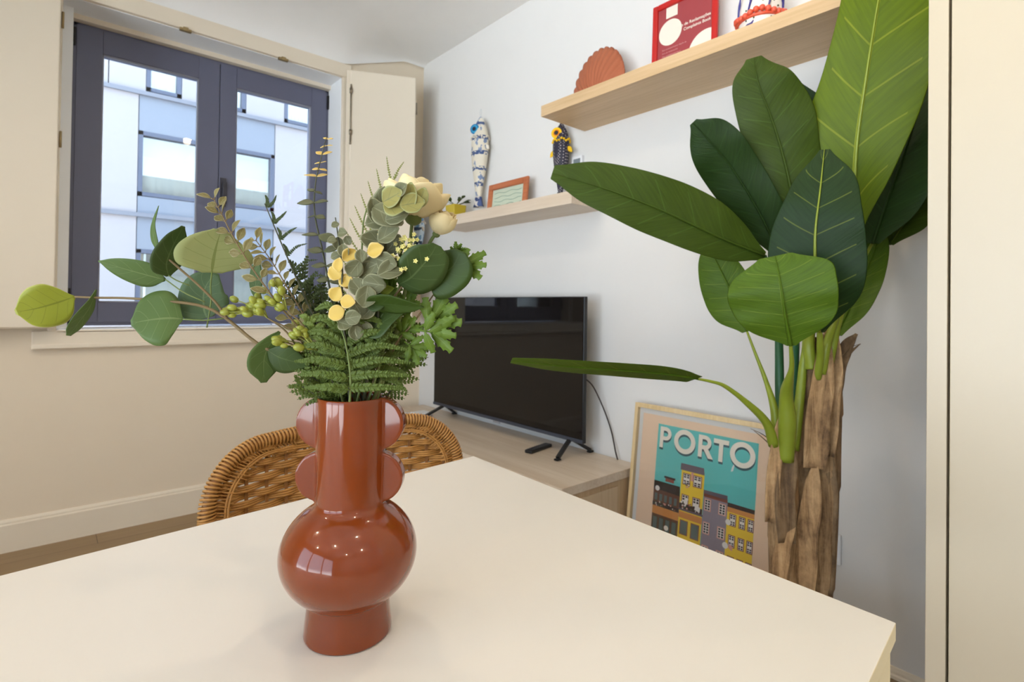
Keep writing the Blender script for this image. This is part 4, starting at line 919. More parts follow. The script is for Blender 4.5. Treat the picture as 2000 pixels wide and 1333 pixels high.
pal = dict(peach=(252, 214, 178), teal=(98, 198, 188), shad=(52, 92, 98), yel=(250, 208, 58), ora=(222, 144, 72), brn=(106, 62, 44), dk=(46, 32, 38), blk=(30, 24, 26), grey=(158, 144, 152), greyd=(104, 90, 100), tr=(150, 78, 60), win=(226, 218, 212), wgr=(96, 110, 106), wht=(244, 234, 224), pink=(226, 160, 140), grn=(70, 84, 58), cream=(255, 236, 214))
pnames = list(pal); pm = [mat('print_' + k, c, .75, vary=.03, scale=90) for k, c in pal.items()]; PI_ = {k: i for i, k in enumerate(pnames)}
art = B()
def prect(a0, b0, a1, b1, col, lay):
    vs = [art.verts.new(pq(a, b, .0012 + lay * .00025)) for a, b in ((a0, b0), (a1, b0), (a1, b1), (a0, b1))]; f = art.faces.new(vs); f.material_index = PI_[col]
def ppoly(pts, col, lay):
    f = art.faces.new([art.verts.new(pq(a, b, .0012 + lay * .00025)) for a, b in pts]); f.material_index = PI_[col]
def pring(ca, cb, ro, ri, col, lay, n=40):
    A = [(ca + ro[0] * math.cos(2 * PI * i / n), cb + ro[1] * math.sin(2 * PI * i / n)) for i in range(n)]; Bq = [(ca + ri[0] * math.cos(2 * PI * i / n), cb + ri[1] * math.sin(2 * PI * i / n)) for i in range(n)]
    for i in range(n):
        j = (i + 1) % n; ppoly([A[i], A[j], Bq[j], Bq[i]], col, lay)
def pdisc(ca, cb, r, col, lay, n=16, e=1): ppoly([(ca + r * math.cos(2 * PI * i / n), cb + r * e * math.sin(2 * PI * i / n)) for i in range(n)], col, lay)
prect(.034, .040, pw - .034, phh - .040, 'peach', 0)
prect(.112, .073, .531, phh - .074, 'teal', 1)
def letters(dx, dy, col, lay):
    w = .0165
    # P
    prect(.123 + dx, .082 + dy, .123 + w + dx, .167 + dy, col, lay)
    n = 14; cx, cy, ro, ri = .149 + dx, .109 + dy, .027, .0115
    pts = [(cx + ro * math.sin(PI * i / n), cy - ro * math.cos(PI * i / n)) for i in range(n + 1)]; inn = [(cx + ri * math.sin(PI * i / n), cy - ri * math.cos(PI * i / n)) for i in range(n + 1)]
    for i in range(n): ppoly([pts[i], pts[i + 1], inn[i + 1], inn[i]], col, lay)
    prect(.139 + dx, .082 + dy, .149 + dx, .0975 + dy, col, lay); prect(.139 + dx, .1205 + dy, .149 + dx, .136 + dy, col, lay)
    pring(.237 + dx, .125 + dy, (.0475, .0475), (.0285, .0285), col, lay)
    # R
    prect(.297 + dx, .083 + dy, .297 + w + dx, .168 + dy, col, lay); cx, cy = .324 + dx, .110 + dy
    pts = [(cx + ro * math.sin(PI * i / n), cy - ro * math.cos(PI * i / n)) for i in range(n + 1)]; inn = [(cx + ri * math.sin(PI * i / n), cy - ri * math.cos(PI * i / n)) for i in range(n + 1)]
    for i in range(n): ppoly([pts[i], pts[i + 1], inn[i + 1], inn[i]], col, lay)
    prect(.313 + dx, .083 + dy, .324 + dx, .0985 + dy, col, lay); prect(.313 + dx, .1215 + dy, .324 + dx, .137 + dy, col, lay)
    ppoly([(.318 + dx, .134 + dy), (.338 + dx, .132 + dy), (.361 + dx, .168 + dy), (.340 + dx, .168 + dy)], col, lay)
    # T
    prect(.360 + dx, .086 + dy, .421 + dx, .103 + dy, col, lay); prect(.382 + dx, .103 + dy, .399 + dx, .169 + dy, col, lay)
    pring(.474 + dx, .126 + dy, (.0480, .0470), (.0290, .0285), col, lay)
letters(.0015, .0085, 'shad', 2); letters(.0005, .004, 'shad', 2); letters(0, 0, 'cream', 3)
ppoly([(.438, .178), (.444, .166), (.447, .172), (.442, .192), (.434, .195)], 'wht', 4)
def pwin(a0, b0, a1, b1, fr_, fill, nx, ny, lay=6, sash=True):
    prect(a0, b0, a1, b1, fr_, lay); m = .0032; prect(a0 + m, b0 + m, a1 - m, b1 - m, 'win' if not fill else fill, lay + 1)
    dx = (a1 - a0 - 2 * m) / nx; dy = (b1 - b0 - 2 * m) / ny
    for i in range(nx):
        for j in range(ny):
            if sash and j == ny // 2 and ny > 3: continue
            prect(a0 + m + dx * (i + .14), b0 + m + dy * (j + .14), a0 + m + dx * (i + .86), b0 + m + dy * (j + .86), 'wgr' if fill != 'wht' else 'dk', lay + 2)
# left brown house
prect(.112, .336, .233, .638, 'brn', 4); ppoly([(.112, .304), (.231, .303), (.233, .340), (.112, .337)], 'blk', 5); prect(.157, .277, .208, .285, 'blk', 4); prect(.163, .285, .203, .298, 'tr', 4)
for i in range(5): pwin(.116 + i * .0225, .350, .135 + i * .0225, .384, 'brn', 'wgr', 2, 3)
prect(.112, .388, .233, .404, 'dk', 8); rnd = random.Random(4)
for i in range(22): pdisc(.118 + rnd.uniform(0, .11), .392 + rnd.uniform(-.010, .010), rnd.uniform(.0015, .0045), rnd.choice(['wht', 'pink', 'grn', 'tr', 'cream', 'grn']), 9 + i % 3)
prect(.112, .404, .233, .436, 'ora', 5)
for i in range(4): pwin(.117 + i * .029, .445, .140 + i * .029, .495, 'grn', 'wgr', 2, 5)
prect(.112, .500, .233, .512, 'ora', 5)
for i in range(4): pwin(.117 + i * .029, .522, .140 + i * .029, .575, 'grn', 'wgr', 2, 5)
pdisc(.130, .333, .0105, 'wht', 10); pdisc(.183, .478, .010, 'cream', 12)
# tall yellow house
prect(.2335, .230, .332, .638, 'yel', 4); ppoly([(.229, .209), (.328, .208), (.332, .234), (.228, .235)], 'greyd', 5); prect(.276, .236, .286, .268, 'pink', 6)
pwin(.241, .244, .274, .289, 'tr', 'wht', 2, 5); pwin(.286, .243, .323, .288, 'tr', 'wht', 2, 5)
for i in range(12): pdisc(.246 + rnd.uniform(0, .024), .285 + rnd.uniform(-.006, .012), .003, rnd.choice(['pink', 'wht', 'greyd', 'shad']), 10 + i % 3)
pwin(.241, .326, .272, .372, 'tr', 'wht', 2, 4); pwin(.288, .326, .320, .372, 'tr', 'wht', 2, 4); prect(.234, .362, .332, .382, 'dk', 9); prect(.232, .382, .335, .390, 'greyd', 9)
for i in range(26): pdisc(.238 + rnd.uniform(0, .09), .368 + rnd.uniform(-.012, .012), rnd.uniform(.0015, .004), rnd.choice(['wht', 'tr', 'grn', 'pink', 'grn']), 10 + i % 3)
ppoly([(.252, .358), (.262, .338), (.272, .340), (.264, .366)], 'wht', 13); ppoly([(.304, .350), (.324, .360), (.322, .378), (.300, .372)], 'wht', 13)
prect(.2335, .394, .3335, .418, 'ora', 5)
pwin(.241, .425, .276, .481, 'tr', 'wgr', 2, 6); pwin(.288, .425, .324, .484, 'tr', 'wgr', 2, 6); prect(.2335, .5, .3335, .51, 'ora', 5); pwin(.241, .522, .276, .58, 'tr', 'wgr', 2, 6); pwin(.288, .522, .324, .58, 'tr', 'wgr', 2, 6)
# grey tiled house
prect(.334, .308, .4295, .638, 'grey', 4); ppoly([(.332, .287), (.428, .285), (.4295, .308), (.334, .308)], 'greyd', 5); prect(.334, .300, .4295, .312, 'tr', 5)
for i in range(19): prect(.336 + i * .005, .312, .3368 + i * .005, .638, 'greyd', 5)
for b in (.317, .403, .489, .575): pwin(.338, b, .366, b + .045, 'pink', 'wht', 2, 4, sash=False); pwin(.396, b + .001, .426, b + .044, 'pink', 'wht', 2, 4, sash=False)
# right yellow house
prect(.430, .322, .531, .638, 'yel', 4); prect(.430, .308, .531, .323, 'dk', 5); prect(.430, .323, .531, .340, 'ora', 5)
for b in (.344, .419, .494, .569): pwin(.440, b, .466, b + .044, 'tr', 'wht', 2, 5); pwin(.476, b, .500, b + .044, 'tr', 'wht', 2, 5); pwin(.508, b, .531, b + .044, 'tr', 'wht', 2, 5)
pdisc(.437, .377, .0105, 'wht', 12); pdisc(.431, .462, .0115, 'wht', 12); ppoly([(.446, .452), (.460, .458), (.458, .474), (.444, .468)], 'pink', 12)
prect(.112, .600, .531, .638, 'greyd', 9)
obj.raw = True
obj('print', art, pm, po, smooth=False)
obj.raw = False

# ================================================================== BANANA PLANT
bp_ = thing('banana_plant', (1.47, .555, 0), 'tall artificial banana plant with two brown fibrous trunks and big green paddle leaves', 'plant')
def trunk_mat(name='banana_bark', k=1.0):
    m, nt, b = new_mat(name); b.inputs['Roughness'].default_value = .8
    tc = NN(nt, 'ShaderNodeTexCoord'); mp = NN(nt, 'ShaderNodeMapping'); mp.inputs['Scale'].default_value = (38, 38, 4.5); nt.links.new(tc.outputs['Object'], mp.inputs[0])
    n = NN(nt, 'ShaderNodeTexNoise'); n.inputs['Scale'].default_value = 1; n.inputs['Detail'].default_value = 9; n.inputs['Roughness'].default_value = .7; n.inputs['Distortion'].default_value = .8; nt.links.new(mp.outputs[0], n.inputs['Vector'])
    n2 = NN(nt, 'ShaderNodeTexNoise'); n2.inputs['Scale'].default_value = 13; n2.inputs['Detail'].default_value = 6; n2.inputs['Roughness'].default_value = .7; nt.links.new(tc.outputs['Object'], n2.inputs['Vector'])
    r = NN(nt, 'ShaderNodeValToRGB'); e = r.color_ramp.elements; e[0].position = .36; e[0].color = (*srgb((60 * k, 46 * k, 34 * k)), 1); e[1].position = .72; e[1].color = (*srgb((206 * k, 176 * k, 136 * k)), 1)
    e2 = r.color_ramp.elements.new(.45); e2.color = (*srgb((128 * k, 98 * k, 66 * k)), 1); e3 = r.color_ramp.elements.new(.56); e3.color = (*srgb((172 * k, 138 * k, 98 * k)), 1)
    nt.links.new(mth(nt, 'MULTIPLY_ADD', n.outputs[0], .62, mth(nt, 'MULTIPLY', n2.outputs[0], .40)), r.inputs[0]); nt.links.new(r.outputs[0], b.inputs['Base Color'])
    bp = NN(nt, 'ShaderNodeBump'); bp.inputs['Strength'].default_value = .9; bp.inputs['Distance'].default_value = .006; nt.links.new(n.outputs[0], bp.inputs['Height']); nt.links.new(bp.outputs[0], b.inputs['Normal'])
    return m
bark = trunk_mat(); husk = trunk_mat('dry_husk', 1.12); husk_d = trunk_mat('dark_husk', .8)
def trunk(pts, radii, seed, lump=.10):
    rnd = random.Random(seed); bm = B(); C_ = cat(pts, 90); seg = 36; rings = []
    ph = [rnd.uniform(0, 6.28) for _ in range(6)]
    for i, p in enumerate(C_):
        u = i / 89; r = lerpl(radii, u); row = []
        for j in range(seg):
            a = 2 * PI * j / seg
            k = 1 + lump * (.5 * math.sin(3 * a + ph[0] + u * 1.5) + .35 * math.sin(7 * a + ph[1] - u * 2) + .25 * math.sin(13 * a + ph[2] + u)) + .5 * lump * math.sin(u * 17 + ph[3] + 2 * math.sin(a)) * .5
            step = .06 * ((u * 5 + a / 6.28 * 1.0 + ph[4]) % 1)
            row.append(bm.verts.new(p + Vector((math.cos(a), math.sin(a), 0)) * (r * (k - step))))
        rings.append(row)
    for a_, b_ in zip(rings, rings[1:]):
        for j in range(seg): bm.faces.new((a_[j], a_[(j + 1) % seg], b_[(j + 1) % seg], b_[j]))
    bm.faces.new(rings[0][::-1]); bm.faces.new(rings[-1])
    return bm
DB = 1.43
def g_at(px, py, d): return at(px, py, d)
tr_top = at(1606, 660, DB); tr_mid = at(1597, 900, DB); tr_low = at(1583, 1150, DB)
base1 = Vector((tr_low.x, tr_low.y, .22))
obj('trunk', trunk([base1, tr_low, tr_mid, at(1602, 760, DB), tr_top], [.056, .056, .057, .055, .050, .034], 3), bark, bp_)
t2 = at(1528, 880, DB - .03); t2l = at(1530, 1140, DB - .03)
obj('trunk', trunk([Vector((t2l.x, t2l.y, .22)), t2l, at(1528, 1000, DB - .03), t2, at(1530, 830, DB - .03)], [.040, .036, .037, .034, .028, .018], 5), bark, bp_)
# husks : long torn strips wrapped round the trunks
def strip(pts, w, m, name='husk', seed=0):
    bm = B(); rnd = random.Random(seed); pixleaf(bm, pts, [w * k for k in (.8, 1, .9, 1, .7, .25)], [w * k for k in (.9, 1, 1, .8, .6, .1)], tilt=rnd.uniform(-.4, .4), fold=.35, drop=0, wave=.12, wn=2.5, nu=20, nv=6)
    return obj(name, bm, m, bp_, mods=SOL(.0015))
strip([(1592, 915, 1.370), (1598, 830, 1.369), (1606, 735, 1.373), (1614, 640, 1.385)], 22, husk, seed=1)
strip([(1616, 890, 1.375), (1624, 800, 1.375), (1630, 720, 1.382), (1632, 645, 1.392)], 15, husk, seed=2)
strip([(1507, 1020, 1.373), (1511, 940, 1.368), (1518, 865, 1.370), (1530, 795, 1.374)], 13, husk, seed=3)
strip([(1538, 1060, 1.362), (1534, 980, 1.361), (1538, 900, 1.366), (1534, 850, 1.372)], 18, husk_d, seed=4)
strip([(1572, 1160, 1.376), (1576, 1060, 1.372), (1584, 970, 1.371), (1592, 900, 1.373)], 20, husk, seed=5)
strip([(1612, 1160, 1.378), (1618, 1060, 1.377), (1622, 960, 1.377), (1622, 880, 1.379)], 14, husk_d, seed=8)
strip([(1520, 1140, 1.365), (1528, 1080, 1.363), (1540, 1010, 1.364), (1545, 960, 1.368)], 15, husk, seed=9)
strip([(1628, 780, 1.402), (1636, 725, 1.40), (1650, 680, 1.40), (1672, 652, 1.40)], 14, husk_d, seed=6)
strip([(1630, 735, 1.41), (1645, 715, 1.41), (1660, 690, 1.41), (1680, 672, 1.41)], 3, husk_d, 'loose_fibre', 7)
for pts in ([(1640, 700), (1652, 688), (1664, 678), (1681, 672)], [(1622, 770), (1628, 750), (1632, 735), (1640, 718)], [(1505, 862), (1494, 852), (1482, 845), (1466, 838)], [(1505, 870), (1490, 856), (1478, 846), (1472, 842)]):
    bm = B(); tube(bm, [at(x, y, 1.39) for x, y in pts], [.0016, .0006], 5, 10); obj('loose_fibre', bm, husk_d, bp_)
# leaves
BL = dict(n=7, slant=1.6, vw=.022, midw=.020, rough=.48, spec=.22, trans=.18, fine=60, vary=.18)
b1 = leafmat('banana_bright', (108, 130, 8), vein=(170, 178, 50), **BL); b2 = leafmat('banana_mid', (72, 92, 24), vein=(86, 116, 44), **BL)
b3 = leafmat('banana_dark', (44, 70, 24), vein=(52, 84, 40), **BL); b4 = leafmat('banana_dark_veined', (42, 68, 30), vein=(140, 152, 62), **BL); b5 = leafmat('banana_fresh', (92, 122, 28), vein=(138, 158, 56), **BL)
PET = mat('petiole_green', (138, 152, 44), .4, vary=.15, scale=20); PETD = mat('petiole_dark_green', (42, 92, 56), .4, vary=.15, scale=20)
PADDLE = [.12, .62, .90, 1.0, .98, .82, .50, .06]
def bleaf(mid, wr, wl, m, tilt=0, fold=.12, drop=.16, wave=.05, wn=3, thick=.0012, **k):
    bm = B(); pixleaf(bm, mid, wr, wl, tilt=tilt, fold=fold, drop=drop, wave=wave, wn=wn, nu=34, nv=14, ph=random.random() * 6, **k); lf = obj('leaf', bm, m, bp_, mods=SOL(thick) + SUB(1))
    bm = B(); tube(bm, [at(x, y, d - .004) for x, y, d in mid], [.0045, .0035, .0022, .0008], 6, 26, flat=.7); obj('midrib', bm, PET if m in (b1, b4) else m, lf)
    return lf
# 1 big bright leaf, tip above the frame
bleaf([(1668, 455, 1.46), (1672, 300, 1.42), (1690, 160, 1.38), (1712, 20, 1.35), (1735, -110, 1.33), (1760, -190, 1.32)], [14, 62, 92, 104, 108, 96, 66, 10], [60, 96, 98, 78, 66, 60, 44, 8], b1, tilt=.15, drop=.10)
# 2 upright mid leaf
bleaf([(1556, 430, 1.50), (1536, 330, 1.49), (1510, 240, 1.48), (1482, 165, 1.47), (1472, 112, 1.47)], [20, 58, 66, 74, 66, 50, 14], [14, 44, 58, 60, 54, 42, 14], b2, tilt=-.15)
# 3 dark leaf, left
bleaf([(1524, 500, 1.53), (1480, 410, 1.52), (1430, 330, 1.51), (1385, 275, 1.50), (1352, 240, 1.50)], [10, 40, 46, 48, 50, 40, 10], [10, 40, 52, 56, 50, 32, 6], b3, tilt=.2)
# 4 long leaf reaching left
bleaf([(1494, 500, 1.44), (1400, 462, 1.43), (1300, 415, 1.42), (1190, 372, 1.42), (1078, 338, 1.43)], [8, 42, 62, 66, 62, 54, 42, 16], [10, 34, 44, 50, 52, 46, 36, 12], b2, tilt=-.25, drop=.12)
# 5 dark veined leaf in front
bleaf([(1600, 650, 1.33), (1594, 560, 1.29), (1592, 460, 1.27), (1602, 370, 1.27), (1610, 292, 1.29)], [10, 66, 84, 82, 70, 54, 10], [10, 62, 82, 80, 62, 44, 8], b4, tilt=.1, drop=.12)
# 6 small fresh leaf in front
bleaf([(1544, 676, 1.24), (1534, 620, 1.22), (1525, 560, 1.21), (1514, 500, 1.23)], [10, 58, 86, 92, 94, 88, 30], [6, 60, 86, 98, 98, 84, 30], b5, tilt=.1, drop=.10, wave=.03)
# 7 fresh leaf behind, lower left
bleaf([(1460, 648, 1.50), (1442, 600, 1.52), (1420, 555, 1.54), (1398, 510, 1.56), (1380, 470, 1.58)], [6, 26, 36, 40, 36, 24, 6], [10, 44, 54, 52, 44, 30, 6], b5, tilt=.3)
# 8 leaf seen on edge, reaching left
bleaf([(1362, 740, 1.34), (1300, 731, 1.32), (1210, 724, 1.30), (1100, 716, 1.28), (998, 705, 1.27)], [6, 12, 15, 15, 14, 12, 6], [11, 14, 14, 13, 12, 10, 5], b5, tilt=1.28, drop=.05, fold=.02, wave=.02)
# 9 dark leaves behind on the right
bleaf([(1704, 476, 1.47), (1730, 400, 1.475), (1762, 310, 1.48), (1790, 220, 1.48), (1810, 140, 1.48)], [12, 46, 60, 60, 52, 40, 8], [8, 36, 44, 40, 32, 24, 6], b3, tilt=.5)
bleaf([(1738, 478, 1.53), (1780, 410, 1.53), (1805, 330, 1.53), (1822, 240, 1.53)], [6, 34, 40, 38, 30, 6], [12, 48, 54, 46, 34, 6], b2, tilt=.4)
# 10 narrow fresh leaf lower right
bleaf([(1632, 655, 1.46), (1668, 580, 1.49), (1700, 510, 1.52), (1722, 440, 1.55)], [10, 30, 34, 30, 22, 6], [4, 14, 20, 22, 16, 4], b5, tilt=.5)
# 11 dark leaf between
bleaf([(1652, 500, 1.56), (1620, 380, 1.57), (1585, 260, 1.57), (1545, 155, 1.57)], [10, 34, 50, 46, 40, 8], [10, 30, 40, 36, 34, 8], b3, tilt=.1)
bleaf([(1650, 560, 1.56), (1665, 470, 1.58), (1685, 400, 1.60), (1710, 330, 1.62)], [8, 40, 46, 40, 30, 6], [8, 40, 46, 40, 30, 6], b3, tilt=0)
# petioles
def petiole(pts, r, m=PET, flat=1): bm = B(); tube(bm, [at(*q) for q in pts], r, 10, 30, flat=flat); obj('leaf_stalk', bm, m, bp_)
petiole([(1535, 900, 1.37), (1538, 830, 1.36), (1536, 770, 1.34), (1546, 720, 1.27), (1544, 672, 1.24)], [.019, .022, .016, .006, .004])
petiole([(1512, 870, 1.38), (1496, 825, 1.37), (1456, 785, 1.36), (1416, 755, 1.35), (1390, 746, 1.345), (1360, 740, 1.34)], [.014, .010, .006, .004, .003])
petiole([(1518, 870, 1.40), (1512, 800, 1.41), (1496, 745, 1.44), (1475, 690, 1.47), (1458, 645, 1.50)], [.014, .010, .006, .004, .003])
petiole([(1550, 880, 1.40), (1560, 800, 1.41), (1568, 720, 1.42), (1574, 660, 1.42), (1560, 560, 1.46), (1556, 430, 1.5)], [.014, .012, .010, .007, .005])
petiole([(1527, 840, 1.44), (1523, 770, 1.46), (1522, 700, 1.48), (1520, 640, 1.5), (1510, 560, 1.49), (1494, 500, 1.46)], [.013, .012, .011, .010, .005], PETD)
petiole([(1548, 840, 1.45), (1550, 770, 1.47), (1552, 700, 1.49), (1552, 640, 1.51), (1540, 560, 1.52), (1524, 500, 1.53)], [.013, .012, .012, .010, .005], PETD)
petiole([(1612, 740, 1.39), (1626, 680, 1.38), (1640, 620, 1.40), (1668, 545, 1.46), (1704, 474, 1.50)], [.012, .010, .007, .004])
petiole([(1605, 730, 1.38), (1616, 670, 1.37), (1636, 610, 1.40), (1655, 530, 1.44), (1668, 455, 1.46)], [.012, .010, .007, .004])
petiole([(1596, 740, 1.38), (1602, 700, 1.36), (1602, 670, 1.34), (1600, 640, 1.33)], [.010, .009, .006])
petiole([(1585, 720, 1.40), (1580, 670, 1.40), (1590, 620, 1.42)], [.016, .014, .008])
pot = B(); pc = Vector(((tr_low.x + t2l.x) / 2, (tr_low.y + t2l.y) / 2, 0))
lathe(pot, [(.0002, 0), (.115, 0), (.150, .26), (.156, .27), (.156, .285), (.146, .285), (.143, .255), (.0002, .25)], pc, 48); obj('pot', pot, mat('pot_black', (40, 38, 36), .6), bp_)
bm = B(); lathe(bm, [(.0002, .23), (.143, .23), (.140, .262), (.0002, .268)], pc, 40); obj('soil', bm, mat('soil', (62, 46, 32), .95, vary=.4, scale=60, bump=1, bscale=120), bp_)

# ================================================================== THINGS ON THE SHELVES AND THE WALL
# fabric sardines hanging on the wall
def patch_mat(name, base, ink, ink2, scale, thr, kind='china'):
    m, nt, b = new_mat(name); b.inputs['Roughness'].default_value = .6
    tc = NN(nt, 'ShaderNodeTexCoord'); sp = NN(nt, 'ShaderNodeSeparateXYZ'); nt.links.new(tc.outputs['Object'], sp.inputs[0])
    if kind == 'dots':
        vo = NN(nt, 'ShaderNodeTexVoronoi'); vo.inputs['Scale'].default_value = scale; vo.inputs['Randomness'].default_value = .15; mp = NN(nt, 'ShaderNodeMapping'); mp.inputs['Rotation'].default_value = (.7, 0, 0); nt.links.new(tc.outputs['Object'], mp.inputs[0]); nt.links.new(mp.outputs[0], vo.inputs['Vector'])
        col = mixc(nt, mth(nt, 'LESS_THAN', vo.outputs['Distance'], thr), srgb(base), srgb(ink))
    else:
        n = NN(nt, 'ShaderNodeTexNoise'); n.inputs['Scale'].default_value = scale; n.inputs['Detail'].default_value = 2; mp = NN(nt, 'ShaderNodeMapping'); mp.inputs['Scale'].default_value = (1, 1, .55); nt.links.new(tc.outputs['Object'], mp.inputs[0]); nt.links.new(mp.outputs[0], n.inputs['Vector'])
        f1 = mth(nt, 'GREATER_THAN', n.outputs[0], thr)
        w = mth(nt, 'FRACT', mth(nt, 'MULTIPLY', sp.outputs[2], 11.0)); band = mth(nt, 'LESS_THAN', mth(nt, 'ABSOLUTE', mth(nt, 'SUBTRACT', w, .5)), .13)
        n2 = NN(nt, 'ShaderNodeTexNoise'); n2.inputs['Scale'].default_value = scale * 1.7; nt.links.new(tc.outputs['Object'], n2.inputs['Vector'])
        band = mth(nt, 'MULTIPLY', band, mth(nt, 'GREATER_THAN', n2.outputs[0], .46))
        col = mixc(nt, f1, srgb(base), srgb(ink2)); col = mixc(nt, band, col, srgb(ink))
    nt.links.new(col, b.inputs['Base Color']); return m
def fish(c, L, R, mbody, mtail, eyes, mfrill, label, tilt=(0, 0, 1), hook=True, tails=True):
    """head up, hanging; the side faces into the room"""
    c = Vector(c); Z = Vector(tilt).normalized(); X = Vector((1, 0, 0)); Y = Z.cross(X).normalized(); X = Y.cross(Z)
    t = thing('fabric_fish', c, label, 'wall decoration')
    prof_ = [(0, .06), (.04, .32), (.10, .62), (.18, .88), (.28, 1.0), (.42, .98), (.58, .80), (.72, .56), (.84, .36), (.90, .30)]
    bm = B(); seg = 24; rings = []
    for u, k in prof_:
        rings.append([bm.verts.new(c - Z * (u * L) + Y * (R * k * math.cos(2 * PI * j / seg)) + X * (R * .76 * k * math.sin(2 * PI * j / seg))) for j in range(seg)])
    for a, b_ in zip(rings, rings[1:]):
        for j in range(seg): bm.faces.new((a[j], a[(j + 1) % seg], b_[(j + 1) % seg], b_[j]))
    bm.faces.new(rings[0][::-1]); bm.faces.new(rings[-1]); obj('body', bm, mbody, t, mods=SUB(1))
    bm = B(); rings = []
    for u, k in ((.89, .34), (.93, .44), (.97, .58), (1.0, .72)):
        rings.append([bm.verts.new(c - Z * (u * L - (.012 if (u == 1.0 and abs(math.cos(2 * PI * j / seg)) < .3) else 0)) + Y * (R * k * math.cos(2 * PI * j / seg)) + X * (R * .34 * math.sin(2 * PI * j / seg))) for j in range(seg)])
    for a, b_ in zip(rings, rings[1:]):
        for j in range(seg): bm.faces.new((a[j], a[(j + 1) % seg], b_[(j + 1) % seg], b_[j]))
    bm.faces.new(rings[0][::-1]); bm.faces.new(rings[-1]); obj('tail', bm, mtail, t)
    ed = (-X * .88 - Y * .38).normalized(); ec = c - Z * (.155 * L) + Y * (R * .06) - X * (R * .62)
    for i, (r, m) in enumerate(eyes):
        bm = B(); lathe(bm, [(r, 0), (r, .003), (r * .8, .0042)], ec + ed * (.0025 * i), 20, axis=ed); obj('eye_ring', bm, m, t)
    bm = B(); rnd = random.Random(3)
    for i in range(22):
        a = 2 * PI * i / 22; k = .93; ball(bm, c - Z * (.245 * L + .006 * math.sin(a * 6)) + Y * (R * 1.04 * k * math.cos(a)) + X * (R * .80 * math.sin(a)), .0062, 8)
    obj('frill', bm, mfrill, t)
    for s in (-1, 1):
        bm = B(); q = c - Z * (.33 * L) + Y * (s * R * .95); leaf3(bm, q, Y * s * .8 - Z * .9, .045, .012, -X, cup=.1, nu=6, nv=3); obj('fin', bm, mfrill, t, mods=SOL(.003))
    if hook:
        bm = B(); pts = [c - Z * .004, c + Z * .02 + Y * .008, c + Z * .045, c + Z * .02 - Y * .008, c - Z * .004]; tube(bm, pts, .0012, 5, 24); obj('hanging_loop', bm, mat('loop_white', (214, 222, 224), .6), t)
    return t
china = patch_mat('blue_white_china_cloth', (226, 218, 200), (62, 84, 130), (124, 142, 176), 42, .60)
china2 = mat('white_frill', (236, 228, 212), .8); blue = mat('bright_blue_felt', (20, 118, 176), .7); blued = mat('light_blue_felt', (64, 176, 214), .7); ink = mat('black_felt', (26, 26, 34), .7)
navyband = patch_mat('navy_striped_cloth', (226, 220, 214), (52, 70, 120), (70, 90, 140), 26, .50)
yel = mat('yellow_felt', (250, 200, 20), .7); org_ = mat('rust_felt', (170, 60, 20), .7); spot = patch_mat('black_dotted_cloth', (34, 32, 52), (176, 166, 166), (0, 0, 0), 95, .30, 'dots')
fish((1.945, 2.555, 2.262), .542, .062, china, navyband, [(.030, blue), (.022, blued), (.016, blue), (.011, ink)], china2, 'blue and white patterned fabric fish with a blue eye hanging on the wall', tilt=(0, -.02, 1))
fish((1.945, 1.885, 2.060), .400, .048, spot, spot, [(.028, yel), (.017, mat('orange_felt', (236, 140, 20), .7)), (.011, ink)], yel, 'black dotted fabric fish with a yellow eye hanging under the end of the upper shelf', hook=False)
fish((1.90, 3.185, 1.775), .36, .058, patch_mat('silver_blue_cloth', (206, 222, 234), (44, 66, 92), (104, 152, 190), 30, .52), navyband, [(.024, blued), (.012, ink)], china2, 'shiny light blue and silver fabric fish in the corner, seen between the roses', hook=True)
# small wooden picture frame
def picture(name, label, c, w, h, t_, fwid, mfr, mpic, lean=.12, yaw=0, catn='picture frame'):
    """stands on a shelf, faces into the room (-X); c = middle of the bottom edge"""
    c = Vector(c); U = Vector((math.sin(yaw) * 1.0, -math.cos(yaw), 0)); V = Vector((lean, 0, 1)).normalized(); N_ = U.cross(V).normalized()
    if N_.x > 0: N_ = -N_
    t = thing(name, c, label, catn)
    P = lambda a, b, o=0: c + U * a + V * b + N_ * o
    for (a0, a1, b0, b1) in ((-w / 2, -w / 2 + fwid, 0, h), (w / 2 - fwid, w / 2, 0, h), (-w / 2 + fwid, w / 2 - fwid, 0, fwid), (-w / 2 + fwid, w / 2 - fwid, h - fwid, h)):
        bm = B(); prism(bm, [P(a0, b0), P(a1, b0), P(a1, b1), P(a0, b1)], N_ * t_); obj('frame_rail', bm, mfr, t, smooth=False, mods=BEV(t_ * .28, 3))
    bm = B(); prism(bm, [P(-w / 2 + fwid * .9, fwid * .9, t_ * .25), P(w / 2 - fwid * .9, fwid * .9, t_ * .25), P(w / 2 - fwid * .9, h - fwid * .9, t_ * .25), P(-w / 2 + fwid * .9, h - fwid * .9, t_ * .25)], N_ * .002); obj('picture_sheet', bm, mpic, t, smooth=False)
    return t, P, N_
frw = wood('reddish_frame_wood', (176, 96, 56), (204, 124, 78), 'Y', rough=.35)
fr1, P, N_ = picture('photo_frame', 'small reddish wooden picture frame standing on the lower shelf beside the blue and white fish', (1.925, 2.275, 1.6505), .335, .175, .018, .034, frw, mat('pale_green_paper', (196, 206, 184), .7, vary=.05), lean=.10)
for k in range(4):
    bm = B(); b0 = .046 + k * .024; pts = [(-.115 + i * .023, b0 + .004 * math.sin(i * 1.3 + k * 2)) for i in range(11)]
    tube(bm, [P(a, b, .0072) for a, b in pts], .0011, 4, 40); obj('line_of_script', bm, mat('script_teal', (110, 150, 134), .7), fr1)
